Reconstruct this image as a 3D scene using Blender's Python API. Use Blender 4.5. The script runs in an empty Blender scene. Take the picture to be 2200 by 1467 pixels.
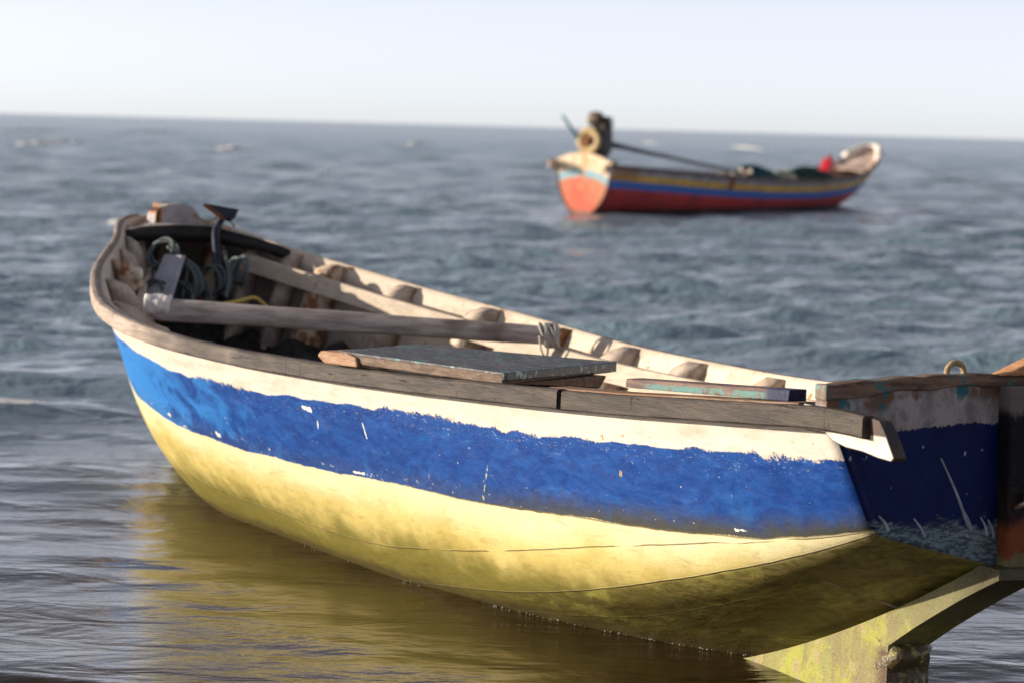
import bpy, math, random
import numpy as np
from mathutils import Vector, Matrix
random.seed(7); RNG = np.random.default_rng(11)
SC = bpy.context.scene
COL = SC.collection
R = math.radians

# ------------------------------------------------------------------ camera
FPX = 6111.0; CAMH = 1.3
roll = math.atan(57 / 2200.0); pitch = math.atan(461.5 * math.cos(roll) / FPX)
fw = Vector((0, math.cos(pitch), -math.sin(pitch))); rx = Vector((1, 0, 0)); dn = fw.cross(rx)
cr, sr = math.cos(roll), math.sin(roll)
RX = cr * rx - sr * dn; DN = sr * rx + cr * dn
cam = bpy.data.cameras.new('camera'); camo = bpy.data.objects.new('camera', cam); COL.objects.link(camo)
up = -DN; bk = -fw
camo.matrix_world = Matrix(((RX.x, up.x, bk.x, 0), (RX.y, up.y, bk.y, 0), (RX.z, up.z, bk.z, CAMH), (0, 0, 0, 1)))
cam.sensor_width = 36.0; cam.lens = FPX / 2200 * 36
cam.clip_start = 0.1; cam.clip_end = 60000
cam.dof.use_dof = True; cam.dof.focus_distance = 6.75; cam.dof.aperture_fstop = 5.0
SC.camera = camo

# ------------------------------------------------------------------ sky, sun, exposure
SUN_EL = 11.0; SUN_ROT = 273.0            # rotation clockwise from +Y
w = bpy.data.worlds.new("World"); SC.world = w; w.use_nodes = True
wn = w.node_tree; bg = wn.nodes['Background']
sky = wn.nodes.new('ShaderNodeTexSky'); sky.sky_type = 'NISHITA'; sky.sun_disc = False
sky.sun_elevation = R(SUN_EL); sky.sun_rotation = R(SUN_ROT)
sky.air_density = 0.35; sky.dust_density = 0.30; sky.ozone_density = 3.0
hs = wn.nodes.new('ShaderNodeHueSaturation'); hs.inputs['Saturation'].default_value = 0.45
tint = wn.nodes.new('ShaderNodeMix'); tint.data_type = 'RGBA'; tint.blend_type = 'MULTIPLY'
tint.inputs[0].default_value = 1.0; tint.inputs[7].default_value = (1.06, 0.95, 0.86, 1)
wn.links.new(sky.outputs[0], hs.inputs['Color']); wn.links.new(hs.outputs[0], tint.inputs[6])
wn.links.new(tint.outputs[2], bg.inputs[0]); bg.inputs[1].default_value = 0.15
sl = bpy.data.lights.new('sun', 'SUN'); sl.energy = 4.5; sl.angle = R(0.5); sl.color = (1.0, 0.87, 0.71)
so = bpy.data.objects.new('sun', sl); COL.objects.link(so)
sd = Vector((math.sin(R(SUN_ROT)) * math.cos(R(SUN_EL)), math.cos(R(SUN_ROT)) * math.cos(R(SUN_EL)), math.sin(R(SUN_EL))))
so.rotation_euler = sd.to_track_quat('Z', 'Y').to_euler()
SC.view_settings.view_transform = 'Standard'; SC.view_settings.look = 'None'
SC.view_settings.exposure = 0.70; SC.view_settings.gamma = 1.0
SC.render.engine = 'CYCLES'
try:
    SC.cycles.use_denoising = True; SC.cycles.denoiser = 'OPENIMAGEDENOISE'
except Exception: pass
SC.cycles.max_bounces = 6

# ------------------------------------------------------------------ node helper
class NT:
    def __init__(s, name, rough=0.6, spec=0.4):
        s.m = bpy.data.materials.new(name); s.m.use_nodes = True
        s.t = s.m.node_tree; s.b = s.t.nodes['Principled BSDF']
        s.b.inputs['Roughness'].default_value = rough
        s.b.inputs['Specular IOR Level'].default_value = spec
    def n(s, typ, **kw):
        o = s.t.nodes.new(typ)
        for k, v in kw.items(): setattr(o, k, v)
        return o
    def L(s, a, b): s.t.links.new(a, b)
    def put(s, sock, v):
        if v is None: return
        if hasattr(v, 'is_linked') or isinstance(v, bpy.types.NodeSocket): s.L(v, sock)
        else:
            if isinstance(v, (tuple, list)) and len(v) == 3 and len(sock.default_value) == 4: v = (*v, 1)
            sock.default_value = v
    def math(s, op, a, b=0.0, c=None, clamp=False):
        o = s.n('ShaderNodeMath', operation=op); o.use_clamp = clamp
        s.put(o.inputs[0], a); s.put(o.inputs[1], b)
        if c is not None: s.put(o.inputs[2], c)
        return o.outputs[0]
    def attr(s, name): return s.n('ShaderNodeAttribute', attribute_name=name).outputs['Fac']
    def obj(s): return s.n('ShaderNodeTexCoord').outputs['Object']
    def gen(s): return s.n('ShaderNodeNewGeometry').outputs['Position']
    def xyz(s, v):
        o = s.n('ShaderNodeSeparateXYZ'); s.L(v, o.inputs[0]); return o.outputs
    def noise(s, vec, scale, detail=5, rough=0.55, stretch=None, dist=0.0):
        if stretch:
            m = s.n('ShaderNodeMapping'); s.L(vec, m.inputs['Vector']); m.inputs['Scale'].default_value = stretch; vec = m.outputs[0]
        o = s.n('ShaderNodeTexNoise'); s.L(vec, o.inputs['Vector'])
        o.inputs['Scale'].default_value = scale; o.inputs['Detail'].default_value = detail
        o.inputs['Roughness'].default_value = rough; o.inputs['Distortion'].default_value = dist
        return o.outputs['Fac']
    def voro(s, vec, scale, feature='F1', stretch=None):
        if stretch:
            m = s.n('ShaderNodeMapping'); s.L(vec, m.inputs['Vector']); m.inputs['Scale'].default_value = stretch; vec = m.outputs[0]
        o = s.n('ShaderNodeTexVoronoi', feature=feature); s.L(vec, o.inputs['Vector']); o.inputs['Scale'].default_value = scale
        return o.outputs['Distance']
    def ss(s, v, a, b):                    # smoothstep a..b -> 0..1 (a may exceed b)
        o = s.n('ShaderNodeMapRange', interpolation_type='SMOOTHSTEP')
        s.put(o.inputs['Value'], v)
        if a <= b: o.inputs['From Min'].default_value = a; o.inputs['From Max'].default_value = b
        else:
            o.inputs['From Min'].default_value = b; o.inputs['From Max'].default_value = a
            o.inputs['To Min'].default_value = 1; o.inputs['To Max'].default_value = 0
        return o.outputs[0]
    def mix(s, f, a, b):
        o = s.n('ShaderNodeMix', data_type='RGBA'); s.put(o.inputs[0], f); s.put(o.inputs[6], a); s.put(o.inputs[7], b)
        return o.outputs[2]
    def bump(s, h, strength=0.5, dist=0.01, normal=None):
        o = s.n('ShaderNodeBump'); s.put(o.inputs['Height'], h); o.inputs['Strength'].default_value = strength
        o.inputs['Distance'].default_value = dist
        if normal is not None: s.L(normal, o.inputs['Normal'])
        return o.outputs[0]
    def done(s, color=None, rough=None, normal=None):
        s.put(s.b.inputs['Base Color'], color); s.put(s.b.inputs['Roughness'], rough)
        if normal is not None: s.L(normal, s.b.inputs['Normal'])
        return s.m

def wood(name, c1, c2, c3=None, along=(1, 9, 9), scale=7, rough=0.75, crack=0.5, bumpd=0.004):
    t = NT(name, rough, 0.3); v = t.obj()
    g = t.noise(v, scale, 8, 0.65, along, 0.3); g2 = t.noise(v, scale * 3.5, 6, 0.7, along)
    big = t.noise(v, 2.3, 3)
    c = t.mix(t.ss(g, 0.36, 0.64), c1, c2)
    if c3: c = t.mix(t.math('MULTIPLY', t.ss(big, 0.48, 0.62), 0.85), c, c3)
    cr_ = t.ss(t.noise(v, scale * 1.6, 9, 0.7, (along[0] * .5, along[1] * 1.4, along[2] * 1.4)), 0.40, 0.34)
    c = t.mix(t.math('MULTIPLY', cr_, crack), c, (0.012, 0.008, 0.006))
    h = t.math('SUBTRACT', t.math('ADD', g2, g), t.math('MULTIPLY', cr_, crack))
    return t.done(c, t.math('MULTIPLY_ADD', g2, 0.3, rough - 0.15), t.bump(h, 0.7, bumpd))

def plain(name, c, rough=0.6, var=0.3, sc=9, metal=0.0, bumpd=0.002, c2=None, lo=.4, hi=.6):
    t = NT(name, rough, 0.4); v = t.obj(); n1 = t.noise(v, sc, 6, .65)
    d = c2 or tuple(x * (1 - var) for x in c)
    t.b.inputs['Metallic'].default_value = metal
    return t.done(t.mix(t.ss(n1, lo, hi), c, d), None, t.bump(t.noise(v, sc * 4, 4), 0.5, bumpd))

# ------------------------------------------------------------------ object helpers
def tag(o, label=None, cat=None, group=None, kind=None):
    if label: o['label'] = label
    if cat: o['category'] = cat
    if group: o['group'] = group
    if kind: o['kind'] = kind
    return o

def add(name, V, F, mats, parent=None, smooth=True, attrs=None, midx=None, base=None, bevel=0, frame=None, autosmooth=None):
    """links one mesh object; base = a local point that becomes the origin of a top-level thing"""
    me = bpy.data.meshes.new(name); V = np.asarray(V, float)
    if base is not None: V = V - np.asarray(base)
    me.from_pydata(V.tolist(), [], [list(map(int, f)) for f in F])
    if not isinstance(mats, (list, tuple)): mats = [mats]
    for m in mats: me.materials.append(m)
    if midx is not None: me.polygons.foreach_set('material_index', np.asarray(midx, np.int32))
    me.polygons.foreach_set('use_smooth', [smooth] * len(me.polygons))
    for k, a in (attrs or {}).items():
        at = me.attributes.new(k, 'FLOAT', 'POINT'); at.data.foreach_set('value', np.asarray(a, np.float32).ravel())
    me.update()
    o = bpy.data.objects.new(name, me); COL.objects.link(o)
    if parent is not None: o.parent = parent
    elif frame is not None:
        o.matrix_world = frame @ Matrix.Translation(Vector(base if base is not None else (0, 0, 0)))
    if bevel:
        b = o.modifiers.new('bevel', 'BEVEL'); b.width = bevel; b.segments = 2; b.limit_method = 'ANGLE'; b.angle_limit = R(35)
    return o

def empty(name, M, label, cat, group=None):
    o = bpy.data.objects.new(name, None); o.empty_display_size = .3; COL.objects.link(o); o.matrix_world = M
    return tag(o, label, cat, group)

def join(parts):
    V = []; F = []
    for v, f in parts:
        n = sum(len(a) for a in V); V.append(np.asarray(v, float)); F += [[i + n for i in q] for q in f]
    return np.concatenate(V), F

def tube(path, rad, seg=8, closed=False):
    P = np.asarray(path, float); n = len(P)
    rad = np.full(n, rad) if np.isscalar(rad) else np.asarray(rad)
    if closed: T = np.roll(P, -1, 0) - np.roll(P, 1, 0)
    else: T = np.gradient(P, axis=0)
    T /= np.linalg.norm(T, axis=1)[:, None] + 1e-12
    up_ = np.array([0, 0, 1.]) if abs(T[0][2]) < .9 else np.array([1., 0, 0])
    V = []; nrm = np.cross(T[0], up_); nrm /= np.linalg.norm(nrm)
    for i in range(n):
        nrm = nrm - T[i] * (nrm @ T[i]); nrm /= np.linalg.norm(nrm) + 1e-12
        bi = np.cross(T[i], nrm)
        for k in range(seg):
            a = 2 * math.pi * k / seg; V.append(P[i] + rad[i] * (math.cos(a) * nrm + math.sin(a) * bi))
    F = []
    m = n if closed else n - 1
    for i in range(m):
        for k in range(seg):
            a, b = i * seg + k, i * seg + (k + 1) % seg; c, d = ((i + 1) % n) * seg + (k + 1) % seg, ((i + 1) % n) * seg + k
            F.append([a, b, c, d])
    if not closed:
        F.append(list(range(seg))[::-1]); F.append(list(range((n - 1) * seg, n * seg)))
    return np.array(V), F

def prism(poly, off):
    """poly: list of 3D points (planar), extruded by vector off"""
    P = np.asarray(poly, float); n = len(P); V = np.concatenate([P, P + np.asarray(off)])
    F = [list(range(n))[::-1], list(range(n, 2 * n))] + [[i, (i + 1) % n, n + (i + 1) % n, n + i] for i in range(n)]
    return V, F

def box(c, s, M=None):
    c = np.asarray(c, float); s = np.asarray(s, float) / 2
    V = np.array([[x, y, z] for x in (-1, 1) for y in (-1, 1) for z in (-1, 1)]) * s
    if M is not None: V = V @ np.asarray(M).T
    return V + c, [[0, 1, 3, 2], [4, 6, 7, 5], [0, 4, 5, 1], [2, 3, 7, 6], [0, 2, 6, 4], [1, 5, 7, 3]]

def lathe(prof, seg=24, c=(0, 0, 0), axis='z'):
    V = []; F = []; n = len(prof)
    for r, h in prof:
        for k in range(seg):
            a = 2 * math.pi * k / seg; V.append((r * math.cos(a), r * math.sin(a), h))
    for i in range(n - 1):
        for k in range(seg): F.append([i * seg + k, i * seg + (k + 1) % seg, (i + 1) * seg + (k + 1) % seg, (i + 1) * seg + k])
    F.append(list(range(seg))[::-1]); F.append(list(range((n - 1) * seg, n * seg)))
    V = np.array(V)
    if axis == 'x': V = V[:, [2, 0, 1]]
    if axis == 'y': V = V[:, [1, 2, 0]]
    return V + np.asarray(c), F

def smooth_path(pts, n=40, closed=False):
    P = np.asarray(pts, float)
    if closed: Q = np.concatenate([P[-1:], P, P[:2]]); m = len(P)
    else: Q = np.concatenate([[2 * P[0] - P[1]], P, [2 * P[-1] - P[-2]]]); m = len(P) - 1
    out = []
    ts = np.linspace(0, m, n, endpoint=not closed)
    for x in ts:
        i = min(int(x), m - 1); g = x - i; p0, p1, p2, p3 = Q[i:i + 4]
        out.append(.5 * ((2 * p1) + (p2 - p0) * g + (2 * p0 - 5 * p1 + 4 * p2 - p3) * g * g + (3 * p1 - p0 - 3 * p2 + p3) * g ** 3))
    return np.array(out)

# ------------------------------------------------------------------ hull form
def spl(c, t):
    c = np.asarray(c, float); n = len(c) - 1; x = np.clip(t, 0, 1) * n; i = np.minimum(x.astype(int), n - 1); g = x - i
    cp = np.concatenate([[2 * c[0] - c[1]], c, [2 * c[-1] - c[-2]]]); p0, p1, p2, p3 = cp[i], cp[i + 1], cp[i + 2], cp[i + 3]
    return .5 * ((2 * p1) + (p2 - p0) * g + (2 * p0 - 5 * p1 + 4 * p2 - p3) * g * g + (3 * p1 - p0 - 3 * p2 + p3) * g ** 3)
KT = np.array([0, .04, .12, .25, .42, .6, .75, .88, 1.])
def nspl(y, t, x=KT):
    y = np.asarray(y, float); t = np.clip(t, 0, 1); h = np.diff(x); dl = np.diff(y) / h
    m = np.empty(len(x)); m[1:-1] = (dl[:-1] * h[1:] + dl[1:] * h[:-1]) / (h[1:] + h[:-1]); m[0] = 2 * dl[0] - m[1]; m[-1] = 2 * dl[-1] - m[-2]
    i = np.clip(np.searchsorted(x, t, side='right') - 1, 0, len(x) - 2); g = (t - x[i]) / h[i]; H = h[i]
    return (2 * g**3 - 3 * g**2 + 1) * y[i] + (g**3 - 2 * g * g + g) * H * m[i] + (3 * g * g - 2 * g**3) * y[i + 1] + (g**3 - g * g) * H * m[i + 1]

class Hull:
    def __init__(s, L, b, ws, wk, cb, cw, sh0=.5, sh1=.35):
        s.L = L; s.b_ = b; s.ws_ = ws; s.wk_ = wk; s.cb_ = cb; s.cw_ = cw; s.sh = (sh0, sh1)
    def b(s, t): return spl(s.b_, np.sqrt(np.clip(t, 0, 1)))
    def ws(s, t): return spl(s.ws_, t) if len(s.ws_) == 6 else nspl(s.ws_, t)
    def wk(s, t): return nspl(s.wk_, t)
    def sec(s, t, ss):                       # (T,S,2) half breadth, height
        t = np.atleast_1d(np.asarray(t, float)); ss = np.asarray(ss, float)
        b, ws, wk = s.b(t), s.ws(t), s.wk(t); cb = spl(s.cb_, t) * b; cw = wk + spl(s.cw_, t) * (ws - wk)
        k = np.stack([0 * t, wk], -1)[:, None]; C = np.stack([cb, cw], -1)[:, None]; S = np.stack([b, ws], -1)[:, None]
        sh = (s.sh[0] + s.sh[1] * t)[:, None, None]; m1 = k + (C - k) * sh; m2 = C + (S - C) * (1 - sh)
        x = ss[None, :, None] if ss.ndim == 1 else ss[:, :, None]
        q = np.clip((x - .35) / .35, 0, 1)
        mid = (1 - q)**2 * m1 + 2 * q * (1 - q) * C + q * q * m2
        return np.where(x < .35, k + (m1 - k) * (x / .35), np.where(x < .7, mid, m2 + (S - m2) * ((x - .7) / .3)))
    def off(s, t, ss, d):                    # section offset inward by d
        P = s.sec(t, ss); T = np.gradient(P, axis=1); T /= np.linalg.norm(T, axis=2)[..., None] + 1e-9
        N = np.stack([T[..., 1], -T[..., 0]], -1); Q = P - N * (d if np.isscalar(d) else np.asarray(d)[..., None])
        Q[..., 0] = np.maximum(Q[..., 0], 0.003); return Q

def skin(h, mats, parent, lines, thick=.022, nt=150, ns=48, extra=None):
    t = np.linspace(0, 1, nt); t = t ** 1.15; s1 = np.linspace(0, 1, ns)
    ss = np.concatenate([s1[::-1], s1[1:]]); side = np.concatenate([np.ones(ns), -np.ones(ns - 1)]); m = len(ss)
    P1 = h.sec(t, s1); Q1 = h.off(t, s1, thick); Q1[:, -1, 1] = P1[:, -1, 1]
    d = np.sqrt((np.diff(P1, axis=1)**2).sum(2)); G = np.concatenate([np.zeros((nt, 1)), np.cumsum(d, 1)], 1)
    idx = np.concatenate([np.arange(ns)[::-1], np.arange(1, ns)])
    U = (t * h.L)[:, None] * np.ones(m)
    P = np.stack([U, P1[:, idx, 0] * side, P1[:, idx, 1]], -1).reshape(-1, 3)
    Q = np.stack([U, Q1[:, idx, 0] * side, Q1[:, idx, 1]], -1).reshape(-1, 3)
    A = {}
    for k, arr in lines.items():
        sv = np.interp(t, np.linspace(0, 1, len(arr)), arr)
        g0 = np.array([np.interp(sv[i], s1, G[i]) for i in range(nt)])
        a = (G - g0[:, None])[:, idx].reshape(-1); A[k] = np.concatenate([a, a])
    hh = (P1[:, -1:, 1] - P1[:, :, 1])[:, idx].reshape(-1); A['below'] = np.concatenate([hh, hh])
    ts = (G[:, -1:] - G)[:, idx].reshape(-1); A['gs'] = np.concatenate([ts, ts])
    N = nt * m; F = []; MI = []
    for i in range(nt - 1):
        for j in range(m - 1):
            a = i * m + j; F.append([a, a + 1, a + m + 1, a + m]); MI.append(0)
            F.append([N + a, N + a + m, N + a + m + 1, N + a + 1]); MI.append(1)
        for j in (0, m - 1):
            a = i * m + j; F.append([a, a + m, N + a + m, N + a] if j == 0 else [a, N + a, N + a + m, a + m]); MI.append(2)
    for i in (0, nt - 1):
        for j in range(m - 1):
            a = i * m + j; F.append([a, N + a, N + a + 1, a + 1] if i == 0 else [a, a + 1, N + a + 1, N + a]); MI.append(2 if i == 0 else len(mats) - 1)
    return add('hull', np.concatenate([P, Q]), F, mats, parent, True, A, MI)

def sheer_sweep(h, side, t0, t1, prof, n=90, tref=None, wob=0.0, taper=None):
    """sweep a profile [(out, up)] along the sheer; out is horizontal, away from the boat"""
    t = np.linspace(t0, t1, n); e = 1e-3
    V = []; m = len(prof)
    for i, x in enumerate(t):
        xx = np.array([x]); b = h.b(xx)[0]; u = x * h.L; w_ = h.ws(xx)[0]
        if x > 1:
            w_ -= .010 * ((x - 1) / .035) ** 2; b -= .008 * ((x - 1) / .035) ** 2
            sl_ = (h.b(np.array([1.]))[0] - h.b(np.array([.97]))[0]) / .03; b += sl_ * (x - 1)
            sw = (h.ws(np.array([1.]))[0] - h.ws(np.array([.97]))[0]) / .03; w_ += sw * (x - 1) * .2
        tt = np.clip(np.array([x - e, x + e]), 0.0005, 1); db = (h.b(tt)[1] - h.b(tt)[0]) / ((tt[1] - tt[0]) * h.L + 1e-9)
        nn = np.array([-db, 1.]); nn /= np.linalg.norm(nn)
        q = wob * math.sin(x * 71) + wob * .6 * math.sin(x * 173 + 1)
        k = 1 if taper is None else taper(x)
        for o_, z_ in prof:
            V.append((u + nn[0] * o_ * k, side * (b + nn[1] * (o_ * k + q)), w_ + z_ * (k if z_ < 0 else 1) + q * .5))
    F = []
    for i in range(n - 1):
        for j in range(m):
            a, b_ = i * m + j, i * m + (j + 1) % m; F.append([a, b_, b_ + m, a + m])
    F.append(list(range(m))); F.append(list(range((n - 1) * m, n * m))[::-1])
    return np.array(V), F

def frame_rib(h, t, thick, depth, width, smax=.985):
    s1 = np.linspace(0, smax, 34); d = depth * np.ones(34); bb = h.b(np.array([t]))[0]; d = np.minimum(d, bb * .45)
    k = s1 > smax - .1; d[k] = d[k] * np.sqrt(np.clip(1 - ((s1[k] - (smax - .1)) / .1)**2, .03, 1))
    A = h.off([t], s1, thick - .004)[0]; B = h.off([t], s1, (thick + d)[None, :])[0]; u = t * h.L; V = []; F = []
    idx = np.concatenate([np.arange(34)[::-1], np.arange(1, 34)]); sg = np.concatenate([np.ones(34), -np.ones(33)])
    for q, sgn in zip(idx, sg):
        wv = width / 2 * (1 + .12 * math.sin(q * .9 + t * 40))
        for P, du in ((A, -wv), (A, wv), (B, wv * .85), (B, -wv * .85)): V.append((u + du, sgn * P[q, 0], P[q, 1]))
    m = len(idx)
    for i in range(m - 1):
        for j in range(4): a, b_ = i * 4 + j, i * 4 + (j + 1) % 4; F.append([a, b_, b_ + 4, a + 4])
    F.append([3, 2, 1, 0]); F.append([m * 4 - 4, m * 4 - 3, m * 4 - 2, m * 4 - 1])
    return np.array(V), F

# ------------------------------------------------------------------ the near boat's frame
NB = Matrix(((.448, .894, .016, -1.393), (-.894, .448, .016, 11.095), (.007, -.022, 1.0, -.017), (0, 0, 0, 1)))
H1 = Hull(5.511, [.029, .194, .334, .587, .775, .738, .581, .473], [.936, .732, .628, .609, .634, .693],
          [.28, .16, -.06, -.214, -.233, -.231, -.122, .067, .343], [.676, .66, .674, .712, .724], [.352, .348, .347, .291, .226])
LN1 = dict(
    ly=[.70, .70, .70, .71, .715, .715, .73, .725, .725, .73, .745, .755, .765, .77, .765, .765, .76, .745, .725, .69, .56],
    lc=[.885, .885, .89, .89, .89, .895, .90, .905, .895, .90, .90, .91, .915, .925, .92, .915, .91, .905, .90, .885, .85],
    s1=[.5, .5, .5, .5, .52, .53, .545, .545, .535, .545, .55, .555, .57, .605, .64, .675, .705, .712, .71, .68, .55],
    s2=[.2, .2, .2, .2, .2, .2, .22, .29, .325, .325, .335, .37, .41, .435, .455, .48, .51, .54, .55, .535, .50],
    s3=[0, 0, 0, 0, 0, 0, 0, 0, .02, .07, .16, .235, .285, .315, .325, .315, .30, .31, .305, .29, .20])
L1 = H1.L

# ------------------------------------------------------------------ materials
def mat_hull_near():
    t = NT('painted hull planks', .55, .22); v = t.obj(); U = t.xyz(v)[0]; Wz = t.xyz(v)[2]
    ly, lc, s1, s2, s3 = [t.attr(k) for k in ('ly', 'lc', 's1', 's2', 's3')]
    n_lo = t.math('SUBTRACT', t.noise(v, 3.2, 2), .5); n_md = t.math('SUBTRACT', t.noise(v, 17, 4), .5)
    n_hi = t.math('SUBTRACT', t.noise(v, 150, 6, .8, (1, 1, .9)), .5)
    # cream / blue edge: ragged brush edge
    gt = t.ss(t.noise(v, 2.6, 3), .40, .60); e = t.math('ADD', lc, t.math('MULTIPLY', n_lo, .060)); e = t.math('ADD', e, t.math('MULTIPLY', n_md, t.math('MULTIPLY_ADD', gt, .045, .012))); e = t.math('ADD', e, t.math('MULTIPLY', n_hi, t.math('MULTIPLY_ADD', gt, .055, .010)))
    cream = t.ss(e, -.0015, .0015)
    # cream paint
    cc = t.mix(t.ss(t.noise(v, 6, 5, .6, (1, 4, 4)), .45, .7), (.66, .60, .52), (.55, .48, .39))
    spots = t.ss(t.noise(v, 55, 4, .6, (1, 1, .5)), .66, .71)
    cc = t.mix(t.math('MULTIPLY', spots, t.ss(U, 3.6, 4.4)), cc, (.42, .25, .10))
    # blue paint: mottled navy to azure
    nb = t.noise(v, 5.5, 5, .6, (1, 1.5, 1.5), .6); nb2 = t.noise(v, 14, 6, .65, (1, 1, 2.2), .8)
    bow = t.ss(U, 3.3, 1.5)
    az = t.math('MULTIPLY', t.ss(t.math('ADD', nb, t.math('MULTIPLY', bow, .28)), .58, .76), t.math('MULTIPLY_ADD', bow, .55, .35))
    cb = t.mix(t.ss(nb2, .35, .65), (.004, .038, .20), (.009, .068, .285))
    cb = t.mix(az, cb, (.028, .20, .56))
    pale = t.math('MULTIPLY', t.ss(t.noise(v, 8, 5, .6, (1, 1, 3), .5), .58, .75), .15)
    cb = t.mix(pale, cb, (.10, .20, .46))
    dk = t.math('MULTIPLY', t.ss(t.noise(v, 260, 3, .7), .62, .70), .35); cb = t.mix(dk, cb, (.005, .02, .10))
    # grime above the chine aft, and along the whole edge
    gr = t.math('MULTIPLY', t.ss(t.math('ADD', ly, t.math('MULTIPLY', n_md, .06)), .075, .0), t.math('MULTIPLY_ADD', t.ss(U, 3.4, 4.6), .75, .22))
    cb = t.mix(gr, cb, (.055, .055, .040))
    # chips and flecks
    chip = t.math('MULTIPLY', t.ss(t.noise(v, 42, 5, .6, (1, 1, 1.4)), .655, .665), t.ss(ly, .07, .0))
    chip = t.math('MULTIPLY', chip, t.ss(U, 4.3, 2.8))
    fleck = t.ss(t.noise(v, 100, 3, .5, (1, 1, .8)), .735, .745)
    cb = t.mix(t.math('MAXIMUM', chip, fleck), cb, (.72, .70, .50))
    # fine light brushed scratches under the cream edge
    scr = t.math('MULTIPLY', t.ss(t.noise(v, 210, 4, .8, (.25, .25, 1)), .60, .66), t.ss(lc, -.085, -.0))
    cb = t.mix(t.math('MULTIPLY', scr, .6), cb, (.50, .52, .55))
    def mark(c0, c1, rad, amp=.006, sc=60):
        c0, c1 = np.array(c0), np.array(c1); m = (c0 + c1) / 2; dd = c1 - c0; ln = np.linalg.norm(dd) / 2 + 1e-6; dd /= np.linalg.norm(dd) + 1e-9
        sub = t.n('ShaderNodeVectorMath', operation='SUBTRACT'); t.L(v, sub.inputs[0]); sub.inputs[1].default_value = tuple(m)
        dot = t.n('ShaderNodeVectorMath', operation='DOT_PRODUCT'); t.L(sub.outputs[0], dot.inputs[0]); dot.inputs[1].default_value = tuple(dd)
        leng = t.n('ShaderNodeVectorMath', operation='LENGTH'); t.L(sub.outputs[0], leng.inputs[0])
        al = t.math('MINIMUM', t.math('MAXIMUM', dot.outputs['Value'], -ln), ln)
        ac = t.math('SQRT', t.math('MAXIMUM', t.math('ADD', t.math('SUBTRACT', t.math('MULTIPLY', leng.outputs['Value'], leng.outputs['Value']), t.math('MULTIPLY', dot.outputs['Value'], dot.outputs['Value'])), t.math('POWER', t.math('SUBTRACT', dot.outputs['Value'], al), 2.0)), 0.0))
        return t.ss(t.math('ADD', ac, t.math('MULTIPLY', t.math('SUBTRACT', t.noise(v, sc, 3), .5), amp * 2)), rad, rad * .85)
    mk = mark((3.08, -.652, .472), (3.12, -.646, .467), .0060, .016, 70)
    for a_ in (((3.40, -.608, .455), (3.40, -.593, .414), .0028, .002), ((3.14, -.633, .437), (3.125, -.620, .405), .0026, .006), ((2.372, -.633, .319), (2.35, -.635, .32), .006, .016), ((1.928, -.642, .342), (1.95, -.64, .34), .006, .008), ((3.25, -.57, .305), (3.38, -.560, .305), .0018, .014), ((5.05, -.40, .374), (5.09, -.396, .375), .002, .010)): mk = t.math('MAXIMUM', mk, mark(*a_))
    cb = t.mix(mk, cb, (.74, .72, .62))
    cb = t.mix(t.math('MULTIPLY', mark((4.017, -.522, .423), (3.941, -.494, .311), .0012, .010, 60), .7), cb, (.50, .50, .18))
    cb = t.mix(mark((4.634, -.472, .458), (4.630, -.471, .452), .006, .004), cb, (.33, .24, .16))
    # yellow antifouling with algae; grime plus painted shade aft
    ya = t.mix(t.ss(t.noise(v, 5, 6, .6, (1, 2, 2)), .4, .7), (.58, .47, .165), (.47, .37, .105))
    ya = t.mix(t.math('MULTIPLY', t.ss(t.math('ADD', ly, t.math('MULTIPLY', n_lo, .16)), -.12, -.01), .8), ya, (.74, .67, .42))
    gw = t.n('ShaderNodeNewGeometry').outputs['Position']; Z = t.xyz(gw)[2]
    alg = t.math('ADD', t.ss(t.math('ADD', Z, t.math('MULTIPLY', n_lo, .26)), .27, .04), t.math('MULTIPLY', n_md, .7))
    ya = t.mix(t.math('MULTIPLY', t.ss(alg, .0, .85), .92), ya, (.165, .145, .028))
    aft_grime_shade = t.math('MULTIPLY', t.ss(U, 3.0, 4.4), t.ss(s2, .012, -.012))  # aft bottom below the seam: grime and shade both put into the colour
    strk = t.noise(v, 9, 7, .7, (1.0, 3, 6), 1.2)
    ya = t.mix(t.math('MULTIPLY', aft_grime_shade, t.math('MULTIPLY_ADD', t.ss(strk, .35, .6), .2, .78)), ya, t.mix(t.ss(t.noise(v, 3.1, 6, .7, (1, 2, 3), .8), .48, .66), (.115, .095, .024), (.30, .28, .065)))
    ya = t.mix(t.math('MULTIPLY', t.ss(strk, .52, .68), t.math('MULTIPLY_ADD', aft_grime_shade, .6, .25)), ya, (.085, .055, .016))
    wetl = t.ss(t.math('ADD', Z, t.math('MULTIPLY', n_md, .06)), .052, .014); ya = t.mix(t.math('MULTIPLY', wetl, .8), ya, (.10, .075, .03))
    # yellow edge
    ey = t.math('ADD', ly, t.math('MULTIPLY', n_md, .010)); ey = t.math('ADD', ey, t.math('MULTIPLY', n_hi, .010)); ey = t.math('ADD', ey, t.math('MULTIPLY', n_lo, .02))
    blue = t.ss(ey, -.001, .001)
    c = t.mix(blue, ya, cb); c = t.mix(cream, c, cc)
    # seams
    def seam(a, wd): return t.ss(t.math('ABSOLUTE', t.math('ADD', a, t.math('MULTIPLY', n_md, .004))), wd, wd * .25)
    gate = t.math('MULTIPLY', t.ss(t.noise(v, 4, 4), .40, .52), .7)
    sm = t.math('MAXIMUM', t.math('MULTIPLY', seam(s1, .0030), gate), t.math('MULTIPLY', seam(s2, .0032), 1.0))
    sm = t.math('MAXIMUM', sm, t.math('MULTIPLY', seam(s3, .003), t.math('MULTIPLY', gate, .7)))
    smy = t.math('MULTIPLY', sm, t.math('SUBTRACT', 1.0, blue))
    edge = t.math('MULTIPLY', seam(ly, .004), t.ss(U, 3.0, 4.2))
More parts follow.
